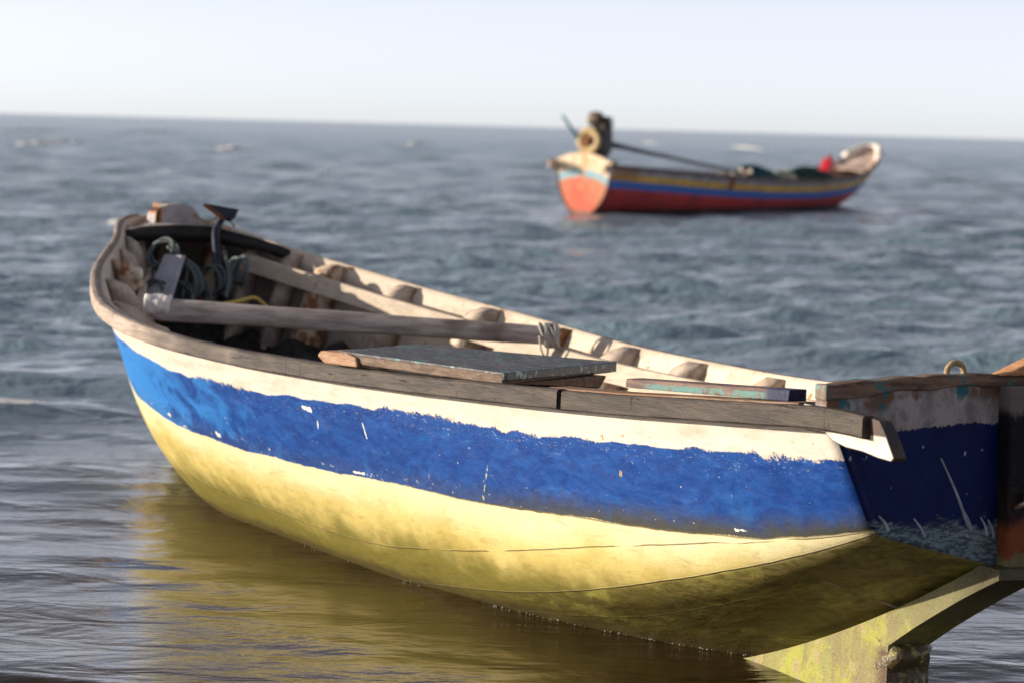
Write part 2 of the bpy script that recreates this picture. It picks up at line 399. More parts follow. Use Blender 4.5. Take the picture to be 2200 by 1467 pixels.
    c = t.mix(t.math('MULTIPLY', t.math('MAXIMUM', smy, edge), .75), c, (.11, .085, .030))
    hgt = t.math('MULTIPLY', t.noise(v, 240, 4, .7, (1, 1, 1.6)), .25)
    hgt = t.math('ADD', hgt, t.math('MULTIPLY', t.noise(v, 34, 6, .7), .55))
    hgt = t.math('ADD', hgt, t.math('MULTIPLY', cream, .5)); hgt = t.math('SUBTRACT', hgt, t.math('MULTIPLY', smy, 1.4))
    hgt = t.math('ADD', hgt, t.math('MULTIPLY', blue, .5)); hgt = t.math('ADD', hgt, t.math('MULTIPLY', t.noise(v, 5, 4, .5, (1, 2, 2)), 3.0))
    return t.done(c, t.math('MULTIPLY_ADD', t.noise(v, 30, 4), .35, .34), t.bump(hgt, .75, .0035))

def mat_inner():
    t = NT('weathered pale interior paint', .7, .3); v = t.obj(); be = t.attr('below')
    n1 = t.noise(v, 7, 6, .65, (1, 2.5, 2.5)); n2 = t.noise(v, 24, 5)
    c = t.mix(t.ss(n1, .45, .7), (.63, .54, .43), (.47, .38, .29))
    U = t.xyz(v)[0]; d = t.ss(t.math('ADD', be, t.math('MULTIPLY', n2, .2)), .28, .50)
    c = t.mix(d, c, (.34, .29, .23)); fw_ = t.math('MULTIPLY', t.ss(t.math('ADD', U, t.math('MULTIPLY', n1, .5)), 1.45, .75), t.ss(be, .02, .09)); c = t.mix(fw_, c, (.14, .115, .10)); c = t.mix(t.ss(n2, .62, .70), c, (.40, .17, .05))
    return t.done(c, None, t.bump(n2, .5, .004))

def mat_transom():
    t = NT('shade deepened navy transom paint', .45, .15); v = t.obj(); x = t.xyz(v); Vv, W = x[1], x[2]
    nlo = t.math('SUBTRACT', t.noise(v, 5, 3), .5); nh = t.math('SUBTRACT', t.noise(v, 90, 6, .8, (1, 1, .4)), .5)
    edge = t.math('ADD', W, t.math('MULTIPLY', t.math('MULTIPLY', Vv, Vv), .25))
    edge = t.math('ADD', edge, t.math('ADD', t.math('MULTIPLY', nlo, .02), t.math('MULTIPLY', nh, .03)))
    band = t.ss(edge, .661, .664)
    g = t.mix(t.ss(t.noise(v, 9, 6, .7, (1, 2, 1)), .4, .65), (.36, .32, .30), (.20, .18, .175))
    g = t.mix(t.math('MULTIPLY', t.ss(t.noise(v, 26, 5, .7), .52, .62), .75), g, (.16, .16, .18))
    g = t.mix(t.math('MULTIPLY', t.ss(edge, .70, .735), t.ss(t.noise(v, 10, 4), .45, .55)), g, (.16, .085, .05))
    g = t.mix(t.math('MULTIPLY', t.ss(edge, .70, .73), t.ss(t.noise(v, 14, 4, .6, (1, 1, 1)), .56, .62)), g, (.03, .13, .16))
    nv = t.mix(t.ss(t.noise(v, 7, 5), .4, .7), (.0015, .007, .060), (.003, .012, .085))  # darker than the hull blue, to deepen the shade on the transom
    # barnacle growth near the bottom
    low = t.math('ADD', W, t.math('MULTIPLY', t.math('ABSOLUTE', t.math('ADD', Vv, .04)), .02))
    gm = t.ss(t.math('ADD', low, t.math('MULTIPLY', t.math('SUBTRACT', t.noise(v, 16, 6, .7, (1, 1, 2.2)), .5), .16)), .455, .43)
    nv = t.mix(t.math('MULTIPLY', gm, .85), nv, t.mix(t.ss(t.noise(v, 60, 4, .6, (1, 1, 3)), .4, .6), (.20, .27, .27), (.06, .08, .085)))
    nv = t.mix(t.ss(t.noise(v, 70, 3, .5, (1, 1, .6)), .72, .74), nv, (.30, .33, .36))
    c = t.mix(band, nv, g)
    return t.done(c, t.math('MULTIPLY_ADD', t.noise(v, 20, 4), .4, .35), t.bump(t.math('ADD', t.noise(v, 120, 5, .7), t.math('MULTIPLY', band, .6)), .6, .003))

def mat_keel():
    t = NT('algae covered keel timber', .5, .45); v = t.obj(); U, Vv, W = t.xyz(v)
    n1 = t.noise(v, 6, 6, .65); n2 = t.noise(v, 22, 7, .7); n3 = t.noise(v, 75, 5, .7)
    c = t.mix(t.ss(n1, .40, .62), (.27, .26, .075), (.23, .185, .085))
    c = t.mix(t.ss(t.noise(v, 11, 6, .7), .47, .56), c, (.34, .345, .05)); c = t.mix(t.ss(n2, .53, .62), c, (.36, .27, .16)); c = t.mix(t.math('MULTIPLY', t.ss(t.noise(v, 4, 5, .7, (3, 3, 1)), .55, .65), .7), c, (.22, .17, .07))
    c = t.mix(t.ss(t.math('ADD', W, t.math('MULTIPLY', t.math('SUBTRACT', n1, .5), .15)), .13, .25), c, (.18, .165, .07))
    c = t.mix(t.ss(n3, .66, .70), c, (.03, .02, .012))
    boss = t.math('MULTIPLY', t.ss(U, 5.10, 5.17), t.ss(W, .12, .10)); c = t.mix(t.math('MULTIPLY', boss, t.ss(n2, .40, .5)), c, (.10, .055, .028))
    c = t.mix(t.ss(t.math('ADD', U, t.math('MULTIPLY', n2, .10)), 5.43, 5.60), c, (.075, .062, .025))
    h = t.math('ADD', t.math('MULTIPLY', n2, 1.2), t.math('MULTIPLY', n3, .5))
    return t.done(c, t.math('MULTIPLY_ADD', n3, .6, .12), t.bump(h, .9, .010))

def mat_cap():
    t = NT('plank edge', .7, .3); v = t.obj(); U = t.xyz(v)[0]; n = t.noise(v, 14, 6, .7, (1, 4, 4))
    pale = t.mix(t.ss(n, .5, .66), (.72, .60, .46), (.48, .36, .27)); brown = t.mix(t.ss(n, .4, .6), (.17, .115, .095), (.33, .25, .20))
    teal = t.ss(t.noise(v, 21, 5, .7), .63, .66)
    c = t.mix(t.ss(t.math('ADD', U, t.math('MULTIPLY', n, .8)), 2.0, 3.0), pale, brown); c = t.mix(teal, c, (.04, .20, .18))
    return t.done(c, None, t.bump(n, .7, .004))

def mat_rail():
    t = NT('grey brown rub rail wood', .6, .35); v = t.obj(); U = t.xyz(v)[0]
    g = t.noise(v, 4.2, 8, .7, (1, 8, 11), .4); g2 = t.noise(v, 21, 6, .7, (1, 5, 7)); big = t.noise(v, 3, 3)
    dark = t.mix(t.ss(g, .40, .60), (.026, .019, .014), (.062, .046, .035))
    light = t.mix(t.ss(g, .38, .62), (.30, .23, .19), (.45, .36, .29))
    c = t.mix(t.ss(t.math('ADD', U, t.math('MULTIPLY', t.math('SUBTRACT', big, .5), 2.0)), 1.9, 3.0), light, dark)
    c = t.mix(t.math('MULTIPLY', t.ss(g2, .60, .70), .35), c, (.21, .16, .12))
    crk = t.ss(t.noise(v, 5.5, 9, .75, (.7, 9, 16), .2), .385, .35); crv = t.ss(t.noise(v, 9, 3, .6, (4, 1, .25)), .335, .32)
    crk = t.math('MAXIMUM', crk, t.math('MULTIPLY', crv, .8))
    nail = t.ss(t.voro(v, 7, 'F1', (1, .2, 2.2)), .030, .02)
    c = t.mix(t.math('MULTIPLY', t.math('MAXIMUM', crk, nail), .85), c, (.010, .007, .005))
    h = t.math('SUBTRACT', t.math('ADD', g, t.math('MULTIPLY', g2, .7)), crk)
    return t.done(c, t.math('MULTIPLY_ADD', g2, .4, .36), t.bump(h, .8, .005))

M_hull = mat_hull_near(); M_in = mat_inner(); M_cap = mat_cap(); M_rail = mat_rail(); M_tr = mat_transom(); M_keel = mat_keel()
M_frame = plain('pale worn frame paint', (.58, .47, .37), .7, c2=(.30, .24, .20), sc=11, bumpd=.005)
M_frame_rust = plain('rust stained frame paint', (.55, .43, .32), .7, c2=(.26, .11, .035), sc=13, bumpd=.005, lo=.5, hi=.6)
M_grey = wood('grey weathered wood', (.30, .26, .245), (.50, .44, .41), (.40, .36, .34), scale=6, crack=.55)
M_pale = wood('pale sunbleached wood', (.46, .38, .30), (.58, .49, .39), scale=5, crack=.25)
M_brown = wood('brown bare wood', (.16, .10, .065), (.30, .20, .13), (.24, .13, .07), scale=8, crack=.8)
M_black = plain('black tarred wood', (.008, .008, .009), .6, c2=(.016, .013, .012))
M_iron = plain('dark blued iron', (.020, .026, .045), .38, c2=(.010, .012, .018), sc=20)
M_rust = plain('rusty iron', (.22, .075, .025), .8, c2=(.10, .035, .018), sc=25, bumpd=.004)
M_net = plain('dark wet net', (.035, .032, .026), .8, c2=(.012, .012, .011), sc=40, bumpd=.01)
M_rope = plain('pale blue grey rope', (.12, .145, .15), .8, c2=(.07, .09, .09), sc=120, bumpd=.004)
M_rope_tan = plain('tan laid rope', (.45, .33, .18), .8, c2=(.30, .21, .11), sc=200, bumpd=.004)
M_yrope = plain('yellow plastic rope', (.60, .42, .09), .6, sc=90)
M_cloth = plain('white cloth', (.78, .74, .70), .85, c2=(.62, .58, .56), sc=20, bumpd=.004)
M_orange = wood('reddish bare wood', (.42, .20, .09), (.55, .30, .15), scale=8)

# ------------------------------------------------------------------ near boat
boat = empty('fishing_boat', NB, 'blue, cream and yellow wooden fishing boat aground in the shallows, nearest to the viewer', 'boat')
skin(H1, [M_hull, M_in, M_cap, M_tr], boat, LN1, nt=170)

# stem timber
st = [(-.035, .16), (-.05, .5), (-.045, .985), (.05, .985), (.05, .6), (.05, .16)]
add('stem', *prism([(u, -.028, w_) for u, w_ in st], (0, .056, 0)), M_brown, boat, False, bevel=.006)

# rub rails: near side in two butted lengths, far side in one
prof = [(.0015, .005), (.018, .008), (.033, .006), (.037, .001), (.037, -.038), (.034, -.042), (.0015, -.043)]
profB = [(.0015, .003), (.015, .005), (.025, .003), (.028, -.002), (.028, -.040), (.025, -.044), (.0015, -.045)]
profF = [(o_, z_ - .016) for o_, z_ in prof]
for nm, sd_, a, b_, pf in (('rub_rail', -1, .004, .8145, prof), ('rub_rail', -1, .8155, 1.0285, profB), ('rub_rail', 1, .004, 1.0285, profF)):
    add(nm, *sheer_sweep(H1, sd_, a, b_, pf, 160, wob=.0009, taper=lambda x: .48 + .52 * min(1, max(0, x / .35)) ** 1.2), M_rail, boat, False, bevel=0)

# knees of planking that run on past the transom
def tail(sd_, par=None):
    poly = [(L1 - .075, .697), (L1 + .15, .690), (L1 + .190, .684), (L1 + .212, .655), (L1 + .236, .612), (L1 + .225, .603), (L1 + .18, .606), (L1 + .13, .6135), (L1 + .07, .6165), (L1 + .024, .626), (L1 - .0, .640), (L1 - .075, .640)]
    P = []
    b1 = .4735
    for u, w_ in poly: P.append((u, sd_ * (b1 - .055 * (u - L1) - (.69 - w_) * .10 + .003), w_))
    off = (0, -sd_ * .032, 0)
    return prism(P, off)
t_tail = NT('cream plank end paint', .6, .35); _v = t_tail.obj(); _x = t_tail.xyz(_v)
_n = t_tail.noise(_v, 12, 6, .65)
_c = t_tail.mix(t_tail.ss(_n, .45, .7), (.66, .60, .52), (.55, .46, .37))
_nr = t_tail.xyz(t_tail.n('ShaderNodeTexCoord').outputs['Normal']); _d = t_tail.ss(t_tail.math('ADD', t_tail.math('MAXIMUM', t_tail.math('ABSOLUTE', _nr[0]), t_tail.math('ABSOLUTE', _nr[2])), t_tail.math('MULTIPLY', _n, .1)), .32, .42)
_d = t_tail.math('MAXIMUM', _d, t_tail.math('MULTIPLY', t_tail.ss(_x[2], .650, .655), t_tail.ss(_x[0], 5.60, 5.63)))  # upper aft corner painted dark for the rail's cut end and its shadow
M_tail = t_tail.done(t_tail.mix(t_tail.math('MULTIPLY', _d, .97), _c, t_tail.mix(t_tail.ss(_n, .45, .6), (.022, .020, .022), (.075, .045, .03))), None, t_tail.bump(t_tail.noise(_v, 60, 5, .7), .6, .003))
for sd_ in (-1, 1): add('plank_end', *tail(sd_), M_tail, boat, False, bevel=.003)

# transom slab and its cap
s1 = np.linspace(0, 1, 30); Pt = H1.sec([1.0], s1)[0]
top = [(-.470, .722), (-.40, .738), (-.328, .748), (-.2, .757), (0, .764), (.2, .757), (.328, .748), (.40, .738), (.470, .722)]
poly = [(L1 - .0015, -max(p[0] - .0015, 0), p[1] + .0015) for p in Pt[::-1]] + [(L1 - .0015, max(p[0] - .0015, 0), p[1] + .0015) for p in Pt[1:]]
poly = poly + [(L1 - .0015, v_, w_ - .012) for v_, w_ in top[::-1]]
add('transom', *prism(poly, (-.045, 0, 0)), M_tr, boat, False, bevel=.003)
def band_strip(u0, u1, vw_top, vw_bot):
    V = []; 
    for (v0, w0), (v1, w1) in zip(vw_top, vw_bot): V += [(u1, v0, w0), (u1, v1, w1), (u0, v1, w1), (u0, v0, w0)]
    n = len(vw_top); F = []
    for i in range(n - 1):
        for j in range(4): a, b_ = i * 4 + j, i * 4 + (j + 1) % 4; F.append([a, b_, b_ + 4, a + 4])
    F += [[3, 2, 1, 0], [n * 4 - 4, n * 4 - 3, n * 4 - 2, n * 4 - 1]]
    return np.array(V), F
vt = np.linspace(-.478, .478, 40)
ct = [(v_, .768 - .115 * v_ * v_ + .0015 * math.sin(v_ * 60) + .001 * math.sin(v_ * 143)) for v_ in vt]
cb_ = [(v_, min(w_ - .012, .742 - .16 * v_ * v_ + .003 * math.sin(v_ * 37))) for v_, w_ in ct]
t_c = NT('chipped transom cap wood', .65, .3); _v = t_c.obj(); _n = t_c.noise(_v, 9, 7, .7, (4, 1, 6)); _n2 = t_c.noise(_v, 13, 5, .7)
_c = t_c.mix(t_c.ss(_n, .4, .6), (.09, .05, .035), (.22, .14, .09)); _c = t_c.mix(t_c.ss(_n2, .56, .61), _c, (.03, .16, .17))
_c = t_c.mix(t_c.ss(t_c.xyz(_v)[1], -.455, -.49), _c, t_c.mix(t_c.ss(_n2, .42, .55), (.10, .42, .45), (.20, .14, .10)))
M_tcap = t_c.done(_c, None, t_c.bump(_n, .9, .006))
add('transom_cap', *band_strip(L1 - .040, L1 + .006, ct, cb_), M_tcap, boat, False, bevel=.004)

# sternpost with fittings
t_p = NT('dark rust stained sternpost', .7, .2); _v = t_p.obj(); _z = t_p.xyz(_v)[2]; _n = t_p.noise(_v, 9, 6, .7, (1, 2, .6)); _n2 = t_p.noise(_v, 30, 5, .7)
_c = t_p.mix(t_p.ss(_n, .5, .65), (.007, .006, .008), (.028, .015, .011))
_zz = t_p.math('ADD', _z, t_p.math('MULTIPLY', t_p.math('SUBTRACT', _n, .5), .12))
_c = t_p.mix(t_p.ss(_zz, .47, .43), _c, (.20, .055, .018)); _c = t_p.mix(t_p.ss(_zz, .385, .36), _c, (.16, .14, .06)); _c = t_p.mix(t_p.ss(_zz, .67, .70), _c, (.16, .13, .12))
M_post = t_p.done(_c, None, t_p.bump(t_p.math('ADD', _n, _n2), .9, .012))
add('sternpost', *prism([(L1 - .004, -.012, .345), (L1 - .004, -.030, .745), (L1 - .004, .085, .745), (L1 - .004, .085, .345)], (.045, 0, 0)),
    M_post, boat, False, bevel=.006)
pin = [lathe([(.010, -.012), (.016, -.010), (.016, .006), (.009, .012)], 14, (L1 + .058, .028, .500)), tube([(L1 + .04, .0, .480), (L1 + .06, .012, .492), (L1 + .062, .03, .512), (L1 + .05, .05, .515)], .006)]
add('gudgeon', *join(pin), plain('bright worn steel', (.55, .52, .50), .35, c2=(.25, .12, .07), metal=.6, sc=60), boat, True)
add('rudder_head', *prism([(L1 - .02, -.045, .766), (L1 - .02, .05, .806), (L1 - .02, .14, .83), (L1 - .02, .20, .80), (L1 - .02, .20, .766)], (.05, 0, 0)), M_orange, boat, False, bevel=.006)
# rope loop through the transom cap
a_ = np.linspace(-.25, math.pi + .25, 26)
pth = [(L1 - .03, -.125 + .0225 * math.cos(x), .768 + .021 * math.sin(x)) for x in a_]
def twisted(path, r, turns, strands=3):
    P = np.asarray(path, float); T = np.gradient(P, axis=0); T /= np.linalg.norm(T, axis=1)[:, None]
    ref = np.array([.3, .2, 1.]); out = []
    for k in range(strands):
        Q = []
        for i, p in enumerate(P):
            n1_ = np.cross(T[i], ref); n1_ /= np.linalg.norm(n1_); n2_ = np.cross(T[i], n1_)
            a = 2 * math.pi * (turns * i / len(P) + k / strands); Q.append(p + r * .5 * (math.cos(a) * n1_ + math.sin(a) * n2_))
        out.append(tube(Q, r * .56, 7))
    return join(out)
add('rope_loop', *twisted(smooth_path(pth, 90), .0065, 8), M_rope_tan, boat)

# keel and deadwood
ku = np.linspace(.0, 1, 60); keelw = H1.wk(ku)
topk = [(u * L1, w_ + .006) for u, w_ in zip(ku, keelw)][1:-1]
bot = [(5.585, .352), (5.603, .335), (5.52, .298), (5.447, .263), (5.36, .218), (5.276, .173), (5.178, .116), (5.172, .03), (5.165, -.20), (5.0, -.30), (4.0, -.33), (2.5, -.31), (1.2, -.26), (.5, -.17), (.12, -.06), (.0, .0)]
poly = [(u, -.058, w_) for u, w_ in topk + bot]
# built as strips so that the side stays clean
V = []; F = []
us = np.unique(np.concatenate([np.linspace(.20, 5.165, 130), np.linspace(5.165, 5.585, 24)]))
bl = np.array(bot[::-1]); blu = bl[:, 0]; 
def botw(u):
    if u >= 5.18: return float(np.interp(u, [5.178, 5.276, 5.36, 5.447, 5.52, 5.603], [.116, .173, .218, .263, .298, .335]))
    return float(np.interp(u, [0, .12, .5, 1.2, 2.5, 4.0, 5.0, 5.165, 5.178], [.26, .20, -.03, -.26, -.31, -.33, -.30, -.25, -.25]))
us = sorted(set(list(us) + [5.179, 5.181]))
NR = 14
for u in us:
    tw = float(H1.wk(np.array([min(u / L1, 1)]))[0]) + .004 + (.02 if u > L1 else 0); bw = botw(u)
    if u > L1: tw = .35
    for sdv in (-.058, .058):
        for k in range(NR):
            w_ = tw + (bw - tw) * k / (NR - 1); V.append((u, sdv, w_))
for i in range(len(us) - 1):
    for s_ in range(2):
        for k in range(NR - 1):
            a = (i * 2 + s_) * NR + k; q = [a, a + 1, a + 2 * NR + 1, a + 2 * NR]; F.append(q if s_ == 0 else q[::-1])
    a = i * 2 * NR; F.append([a + NR - 1, a + 2 * NR - 1, a + 4 * NR - 1, a + 3 * NR - 1]); F.append([a, a + 2 * NR, a + 3 * NR, a + NR])
for i in (0, len(us) - 1):
    a = i * 2 * NR; q = [a + k for k in range(NR)] + [a + NR + k for k in range(NR)][::-1]; F.append(q if i == 0 else q[::-1])
add('keel', V, F, M_keel, boat, False)
# worn, barnacled heel of the keel
hv = []; hf = []; nu, nv_ = 22, 18
for i in range(nu + 1):
    for j in range(nv_):
        a = 2 * math.pi * j / nv_; z = .128 - .34 * i / nu
        bulge = .026 + .016 * math.sin(i * .9) + .008 * math.sin(a * 3 + i)
        if i in (0,): bulge = .004
        hv.append((5.155 + (bulge + .018) * math.cos(a) + .006 * random.uniform(-1, 1), (.057 + .004 * math.sin(i * 1.3 + a * 2)) * max(-1, min(1, 1.35 * math.sin(a))) + .002 * random.uniform(-1, 1), z + .004 * random.uniform(-1, 1)))
for i in range(nu):
    for j in range(nv_): a, b_ = i * nv_ + j, i * nv_ + (j + 1) % nv_; hf.append([a, b_, b_ + nv_, a + nv_])
hf.append(list(range(nv_))[::-1])
add('keel_heel', hv, hf, plain('encrusted wet keel heel', (.09, .065, .03), .35, c2=(.42, .38, .12), sc=24, bumpd=.012, lo=.52, hi=.66), boat, True)

# ribs
ribs = [.030, .064, .0985, .131, .164, .194, .234, .2745, .314, .3575, .404, .453, .50, .546, .598, .652, .70, .755, .81, .865, .92, .965]
ribs = [.030, .064, .0985, .131, .1935, .2745, .3575, .453, .546, .652, .745, .84, .93]
for i, t_ in enumerate(ribs):
    add('frame', *frame_rib(H1, t_, .022, .082 if t_ > .1 else .055, .108 if t_ > .1 else .06), M_frame_rust if i % 3 == 0 else M_frame, boat, True)
# risers on the inner faces of the frames
def riser(side, t0, t1, drop, hgt, n=60):
    V = []
    for t_ in np.linspace(t0, t1, n):
        s_ = np.linspace(0, 1, 80); Q = H1.off([t_], s_, .104)[0]; w0 = H1.ws(np.array([t_]))[0] - drop; V_ = []
        for dw in (0, -hgt):
            b_ = float(np.interp(w0 + dw, Q[:, 1], Q[:, 0])); V_.append((b_, w0 + dw))
        (b0, wa), (b1, wb) = V_; b0 = max(b0, .01); b1 = max(b1, .008)
        V += [(t_ * L1, side * b0, wa), (t_ * L1, side * b1, wb), (t_ * L1, side * (b1 - .022), wb), (t_ * L1, side * (b0 - .022), wa)]
    F = []
    for i in range(n - 1):
        for j in range(4): a, b_ = i * 4 + j, i * 4 + (j + 1) % 4; F.append([a, b_, b_ + 4, a + 4])
    F += [[3, 2, 1, 0], [n * 4 - 4, n * 4 - 3, n * 4 - 2, n * 4 - 1]]
    return np.array(V), F
for sd_ in (1, -1): add('riser', *riser(sd_, .075, .95, .043 if sd_ > 0 else .10, .062), M_pale, boat, False, bevel=.003)
# floor boards
V = []; n = 40
for t_ in np.linspace(.08, .88, n):
    s_ = np.linspace(0, 1, 80); Q = H1.off([t_], s_, .03)[0]; wf = max(.06, float(H1.wk(np.array([t_]))[0]) + .10)
    b_ = float(np.interp(wf, Q[:, 1], Q[:, 0])); V += [(t_ * L1, -b_, wf), (t_ * L1, b_, wf)]
F = [[2 * i, 2 * i + 2, 2 * i + 3, 2 * i + 1] for i in range(n - 1)]
Vf = np.array(V); Vb = Vf - [0, 0, .02]; m_ = len(Vf)
F2 = [[a + m_ for a in f][::-1] for f in F] + [[2 * i, 2 * i + m_, 2 * i + 2 + m_, 2 * i + 2] for i in range(n - 1)] + [[2 * i + 1, 2 * i + 3, 2 * i + 3 + m_, 2 * i + 1 + m_] for i in range(n - 1)]
add('floor_boards', np.concatenate([Vf, Vb]), F + F2, wood('dirty floor boards', (.10, .08, .06), (.19, .155, .12), scale=5), boat, False)

# foredeck and its black beam
A = np.array([.27, -.262]); Cc = np.array([.523, .366])
def beam_w(x): return float(np.interp(x, [0, .06, .13, .32, .47, .53, .75, .9, 1.0], [.872, .886, .897, .909, .909, .905, .873, .842, .816]))
V = []; n = 44
for i in range(n):
    x = i / (n - 1); p = A + (Cc - A) * x; w_ = beam_w(x); dpt = .058 * min(1, math.sqrt(max(0.02, min(x, 1 - x) / .05)))
    dpt *= .75 + .35 * math.sin(math.pi * min(1, x * 1.2))
    V += [(p[0], p[1], w_), (p[0], p[1], w_ - dpt), (p[0] - .045, p[1] + .01, w_ - dpt), (p[0] - .045, p[1] + .01, w_)]
F = []
for i in range(n - 1):
    for j in range(4): a, b_ = i * 4 + j, i * 4 + (j + 1) % 4; F.append([a, b_, b_ + 4, a + 4])
F += [[3, 2, 1, 0], [n * 4 - 4, n * 4 - 3, n * 4 - 2, n * 4 - 1]]
add('deck_beam', V, F, M_black, boat, True)
V = []; nn_ = 18
for k in range(nn_):
    f = k / (nn_ - 1)
    for i in range(n):
        x = i / (n - 1); p = A + (Cc - A) * x
        u = p[0] * (1 - f) + .03 * f - .012; vmax = float(H1.b(np.array([max(u, .01) / L1]))[0]) - .018; vmin = -vmax
        vv = p[1] * (1 - f) + (-.03 + .06 * x) * f; vv = max(vmin, min(vmax, vv)); sheer_w = float(H1.ws(np.array([max(u, 0) / L1]))[0])
        rel = 1 - (vv / max(vmax, .01))**2
        w_ = max((beam_w(x) + .003) * (1 - f) + (sheer_w + .01) * f, 0) 
        if abs(vv) > vmax * .97: w_ = sheer_w - .002
        V.append((u, vv, w_))
F = [[k * n + i, k * n + i + 1, (k + 1) * n + i + 1, (k + 1) * n + i] for k in range(nn_ - 1) for i in range(n - 1)]
Vt = np.array(V); Vb = Vt - [0, 0, .016]; m_ = len(Vt)
F += [[a + m_ for a in f][::-1] for f in list(F)] + [[i, i + m_, i + 1 + m_, i + 1] for i in range(n - 1)]
add('foredeck', np.concatenate([Vt, Vb]), F, M_grey, boat, True)
# bow block
poly = [(.17, -.094, .90), (.17, -.088, .943), (.17, -.074, .968), (.17, -.035, .982), (.17, .022, .987), (.17, .066, .975), (.17, .092, .950), (.17, .104, .905)]
t_b = NT('bow block paint', .7, .3); _v = t_b.obj(); _x = t_b.xyz(_v); _n = t_b.noise(_v, 12, 5)
_c = t_b.mix(t_b.ss(_n, .4, .65), (.42, .38, .38), (.30, .27, .28)); _st = t_b.ss(t_b.math('ABSOLUTE', t_b.math('ADD', _x[1], .074)), .015, .010)
_c = t_b.mix(_st, _c, (.34, .14, .035)); _c = t_b.mix(t_b.ss(t_b.math('ABSOLUTE', t_b.math('ADD', _x[1], .077)), .007, .004), _c, (.05, .02, .01))
add('bow_block', *prism(poly, (-.10, 0, 0)), t_b.done(_c, None, t_b.bump(_n, .6, .004)), boat, False, bevel=.010)

# thwart pole with its lashings
pa = np.array([1.53, -.565, .655]); pb = np.array([2.20, .615, .625])
pn = 40; V = []; seg = 14; dirv = (pb - pa) / np.linalg.norm(pb - pa); sv = np.cross(dirv, [0, 0, 1]); sv /= np.linalg.norm(sv)
for i in range(pn):
    x = i / (pn - 1); c = pa + (pb - pa) * x; hh = .037 * (1 - .18 * x) * (1 + .03 * math.sin(x * 17)); ww = .038 * (1 - .15 * x)
    if i in (0, pn - 1): hh *= .8; ww *= .8
    for k in range(seg):
        a = 2 * math.pi * k / seg; ca, sa = math.cos(a), math.sin(a)
        ca = math.copysign(abs(ca)**.38, ca); sa = math.copysign(abs(sa)**.38, sa); V.append(c + sv * ww * ca + np.array([0, 0, hh * sa]))
F = []
for i in range(pn - 1):
    for k in range(seg): a, b_ = i * seg + k, i * seg + (k + 1) % seg; F.append([a, b_, b_ + seg, a + seg])
F += [list(range(seg))[::-1], list(range((pn - 1) * seg, pn * seg))]
t_w = NT('round thwart weathered wood', .7, .3); _v = t_w.obj(); _n = t_w.noise(_v, 4, 7, .65, (3, 1.2, 14)); _n2 = t_w.noise(_v, 3.2, 3)
_c = t_w.mix(t_w.ss(_n, .38, .62), (.27, .23, .21), (.46, .40, .38)); _c = t_w.mix(t_w.math('MULTIPLY', t_w.ss(_n2, .55, .68), .8), _c, (.10, .075, .065))
thw = add('thwart', V, F, t_w.done(_c, None, t_w.bump(_n, .7, .005)), boat, True)
def wrap(c, rw, rh, k, spread):
    out = []
    for q in range(k):
        ph = random.uniform(0, 6); pts = []
        cc = np.asarray(c) + dirv * random.uniform(-spread, spread)
        for a in np.linspace(0, 2 * math.pi, 16, endpoint=False): pts.append(cc + sv * (rw + .004) * math.cos(a) + np.array([0, 0, (rh + .004) * math.sin(a)]) + dirv * .02 * math.sin(a + ph))
        out.append(tube(smooth_path(pts, 32, True), .0045, 6, True))
    return join(out)
def cloth_wrap(c, rw, rh, ln, nn=14, hang=0.0):
    V = []; F = []
    for i in range(nn):
        x = i / (nn - 1) - .5
        for k in range(16):
            a = 2 * math.pi * k / 16; r = 1.10 + .08 * math.sin(5 * a + 9 * x) + .07 * random.uniform(-1, 1)
            V.append(np.asarray(c) + dirv * x * ln * (1 + .1 * math.sin(a * 2)) + sv * rw * r * math.cos(a) + np.array([0, 0, rh * r * math.sin(a) - (hang if math.sin(a) < -.3 else 0)]))
    for i in range(nn - 1):
        for k in range(16): a, b_ = i * 16 + k, i * 16 + (k + 1) % 16; F.append([a, b_, b_ + 16, a + 16])
    F += [list(range(16))[::-1], list(range((nn - 1) * 16, nn * 16))]
    return np.array(V), F
add('cloth_lashing', *cloth_wrap(pa + dirv * .02 + np.array([0, 0, .012]),   .038, .034, .085), M_cloth, boat)
add('rope_lashing', *join([wrap(pb - dirv * .035, .046, .034, 8, .02), tube(smooth_path([pb - dirv * .04 + sv * .05, pb - dirv * .03 + sv * .055 - np.array([0, 0, .05]), pb - dirv * .045 + sv * .05 - np.array([0, 0, .10])], 16), .004), tube(smooth_path([pb - dirv * .06 + sv * .05, pb - dirv * .05 + sv * .06 - np.array([0, 0, .05]), pb - dirv * .02 + sv * .05 - np.array([0, 0, .09])], 16), .004)]), plain('dull white cord', (.50, .47, .44), .85), boat)

# strip of old capping lying on the near rail, part of the boat
t_s = NT('turquoise flaked capping wood', .65, .3); _v = t_s.obj(); _x = t_s.xyz(_v); _n = t_s.noise(_v, 10, 6, .7, (1, 4, 6)); _n2 = t_s.noise(_v, 42, 5, .7)
_c = t_s.mix(t_s.ss(_n, .4, .6), (.085, .05, .04), (.17, .105, .08))
_k = t_s.math('MULTIPLY', t_s.ss(t_s.math('ADD', _x[2], t_s.math('MULTIPLY', _x[0], -.048)), .4555, .4505), t_s.ss(_n2, .45, .52))
_k = t_s.math('MULTIPLY', _k, t_s.ss(_x[0], 4.72, 4.80)); _c = t_s.mix(_k, _c, (.085, .20, .185))
_c = t_s.mix(t_s.math('MULTIPLY', t_s.ss(_x[0], 5.25, 5.29), 1.0), _c, (.008, .012, .05))  # black gap at the aft end, put in as dark colour
M_strip = t_s.done(_c, t_s.math('MULTIPLY_ADD', _n2, .5, .25), t_s.bump(t_s.math('ADD', _n, _n2), .8, .005))
V = []; n = 30
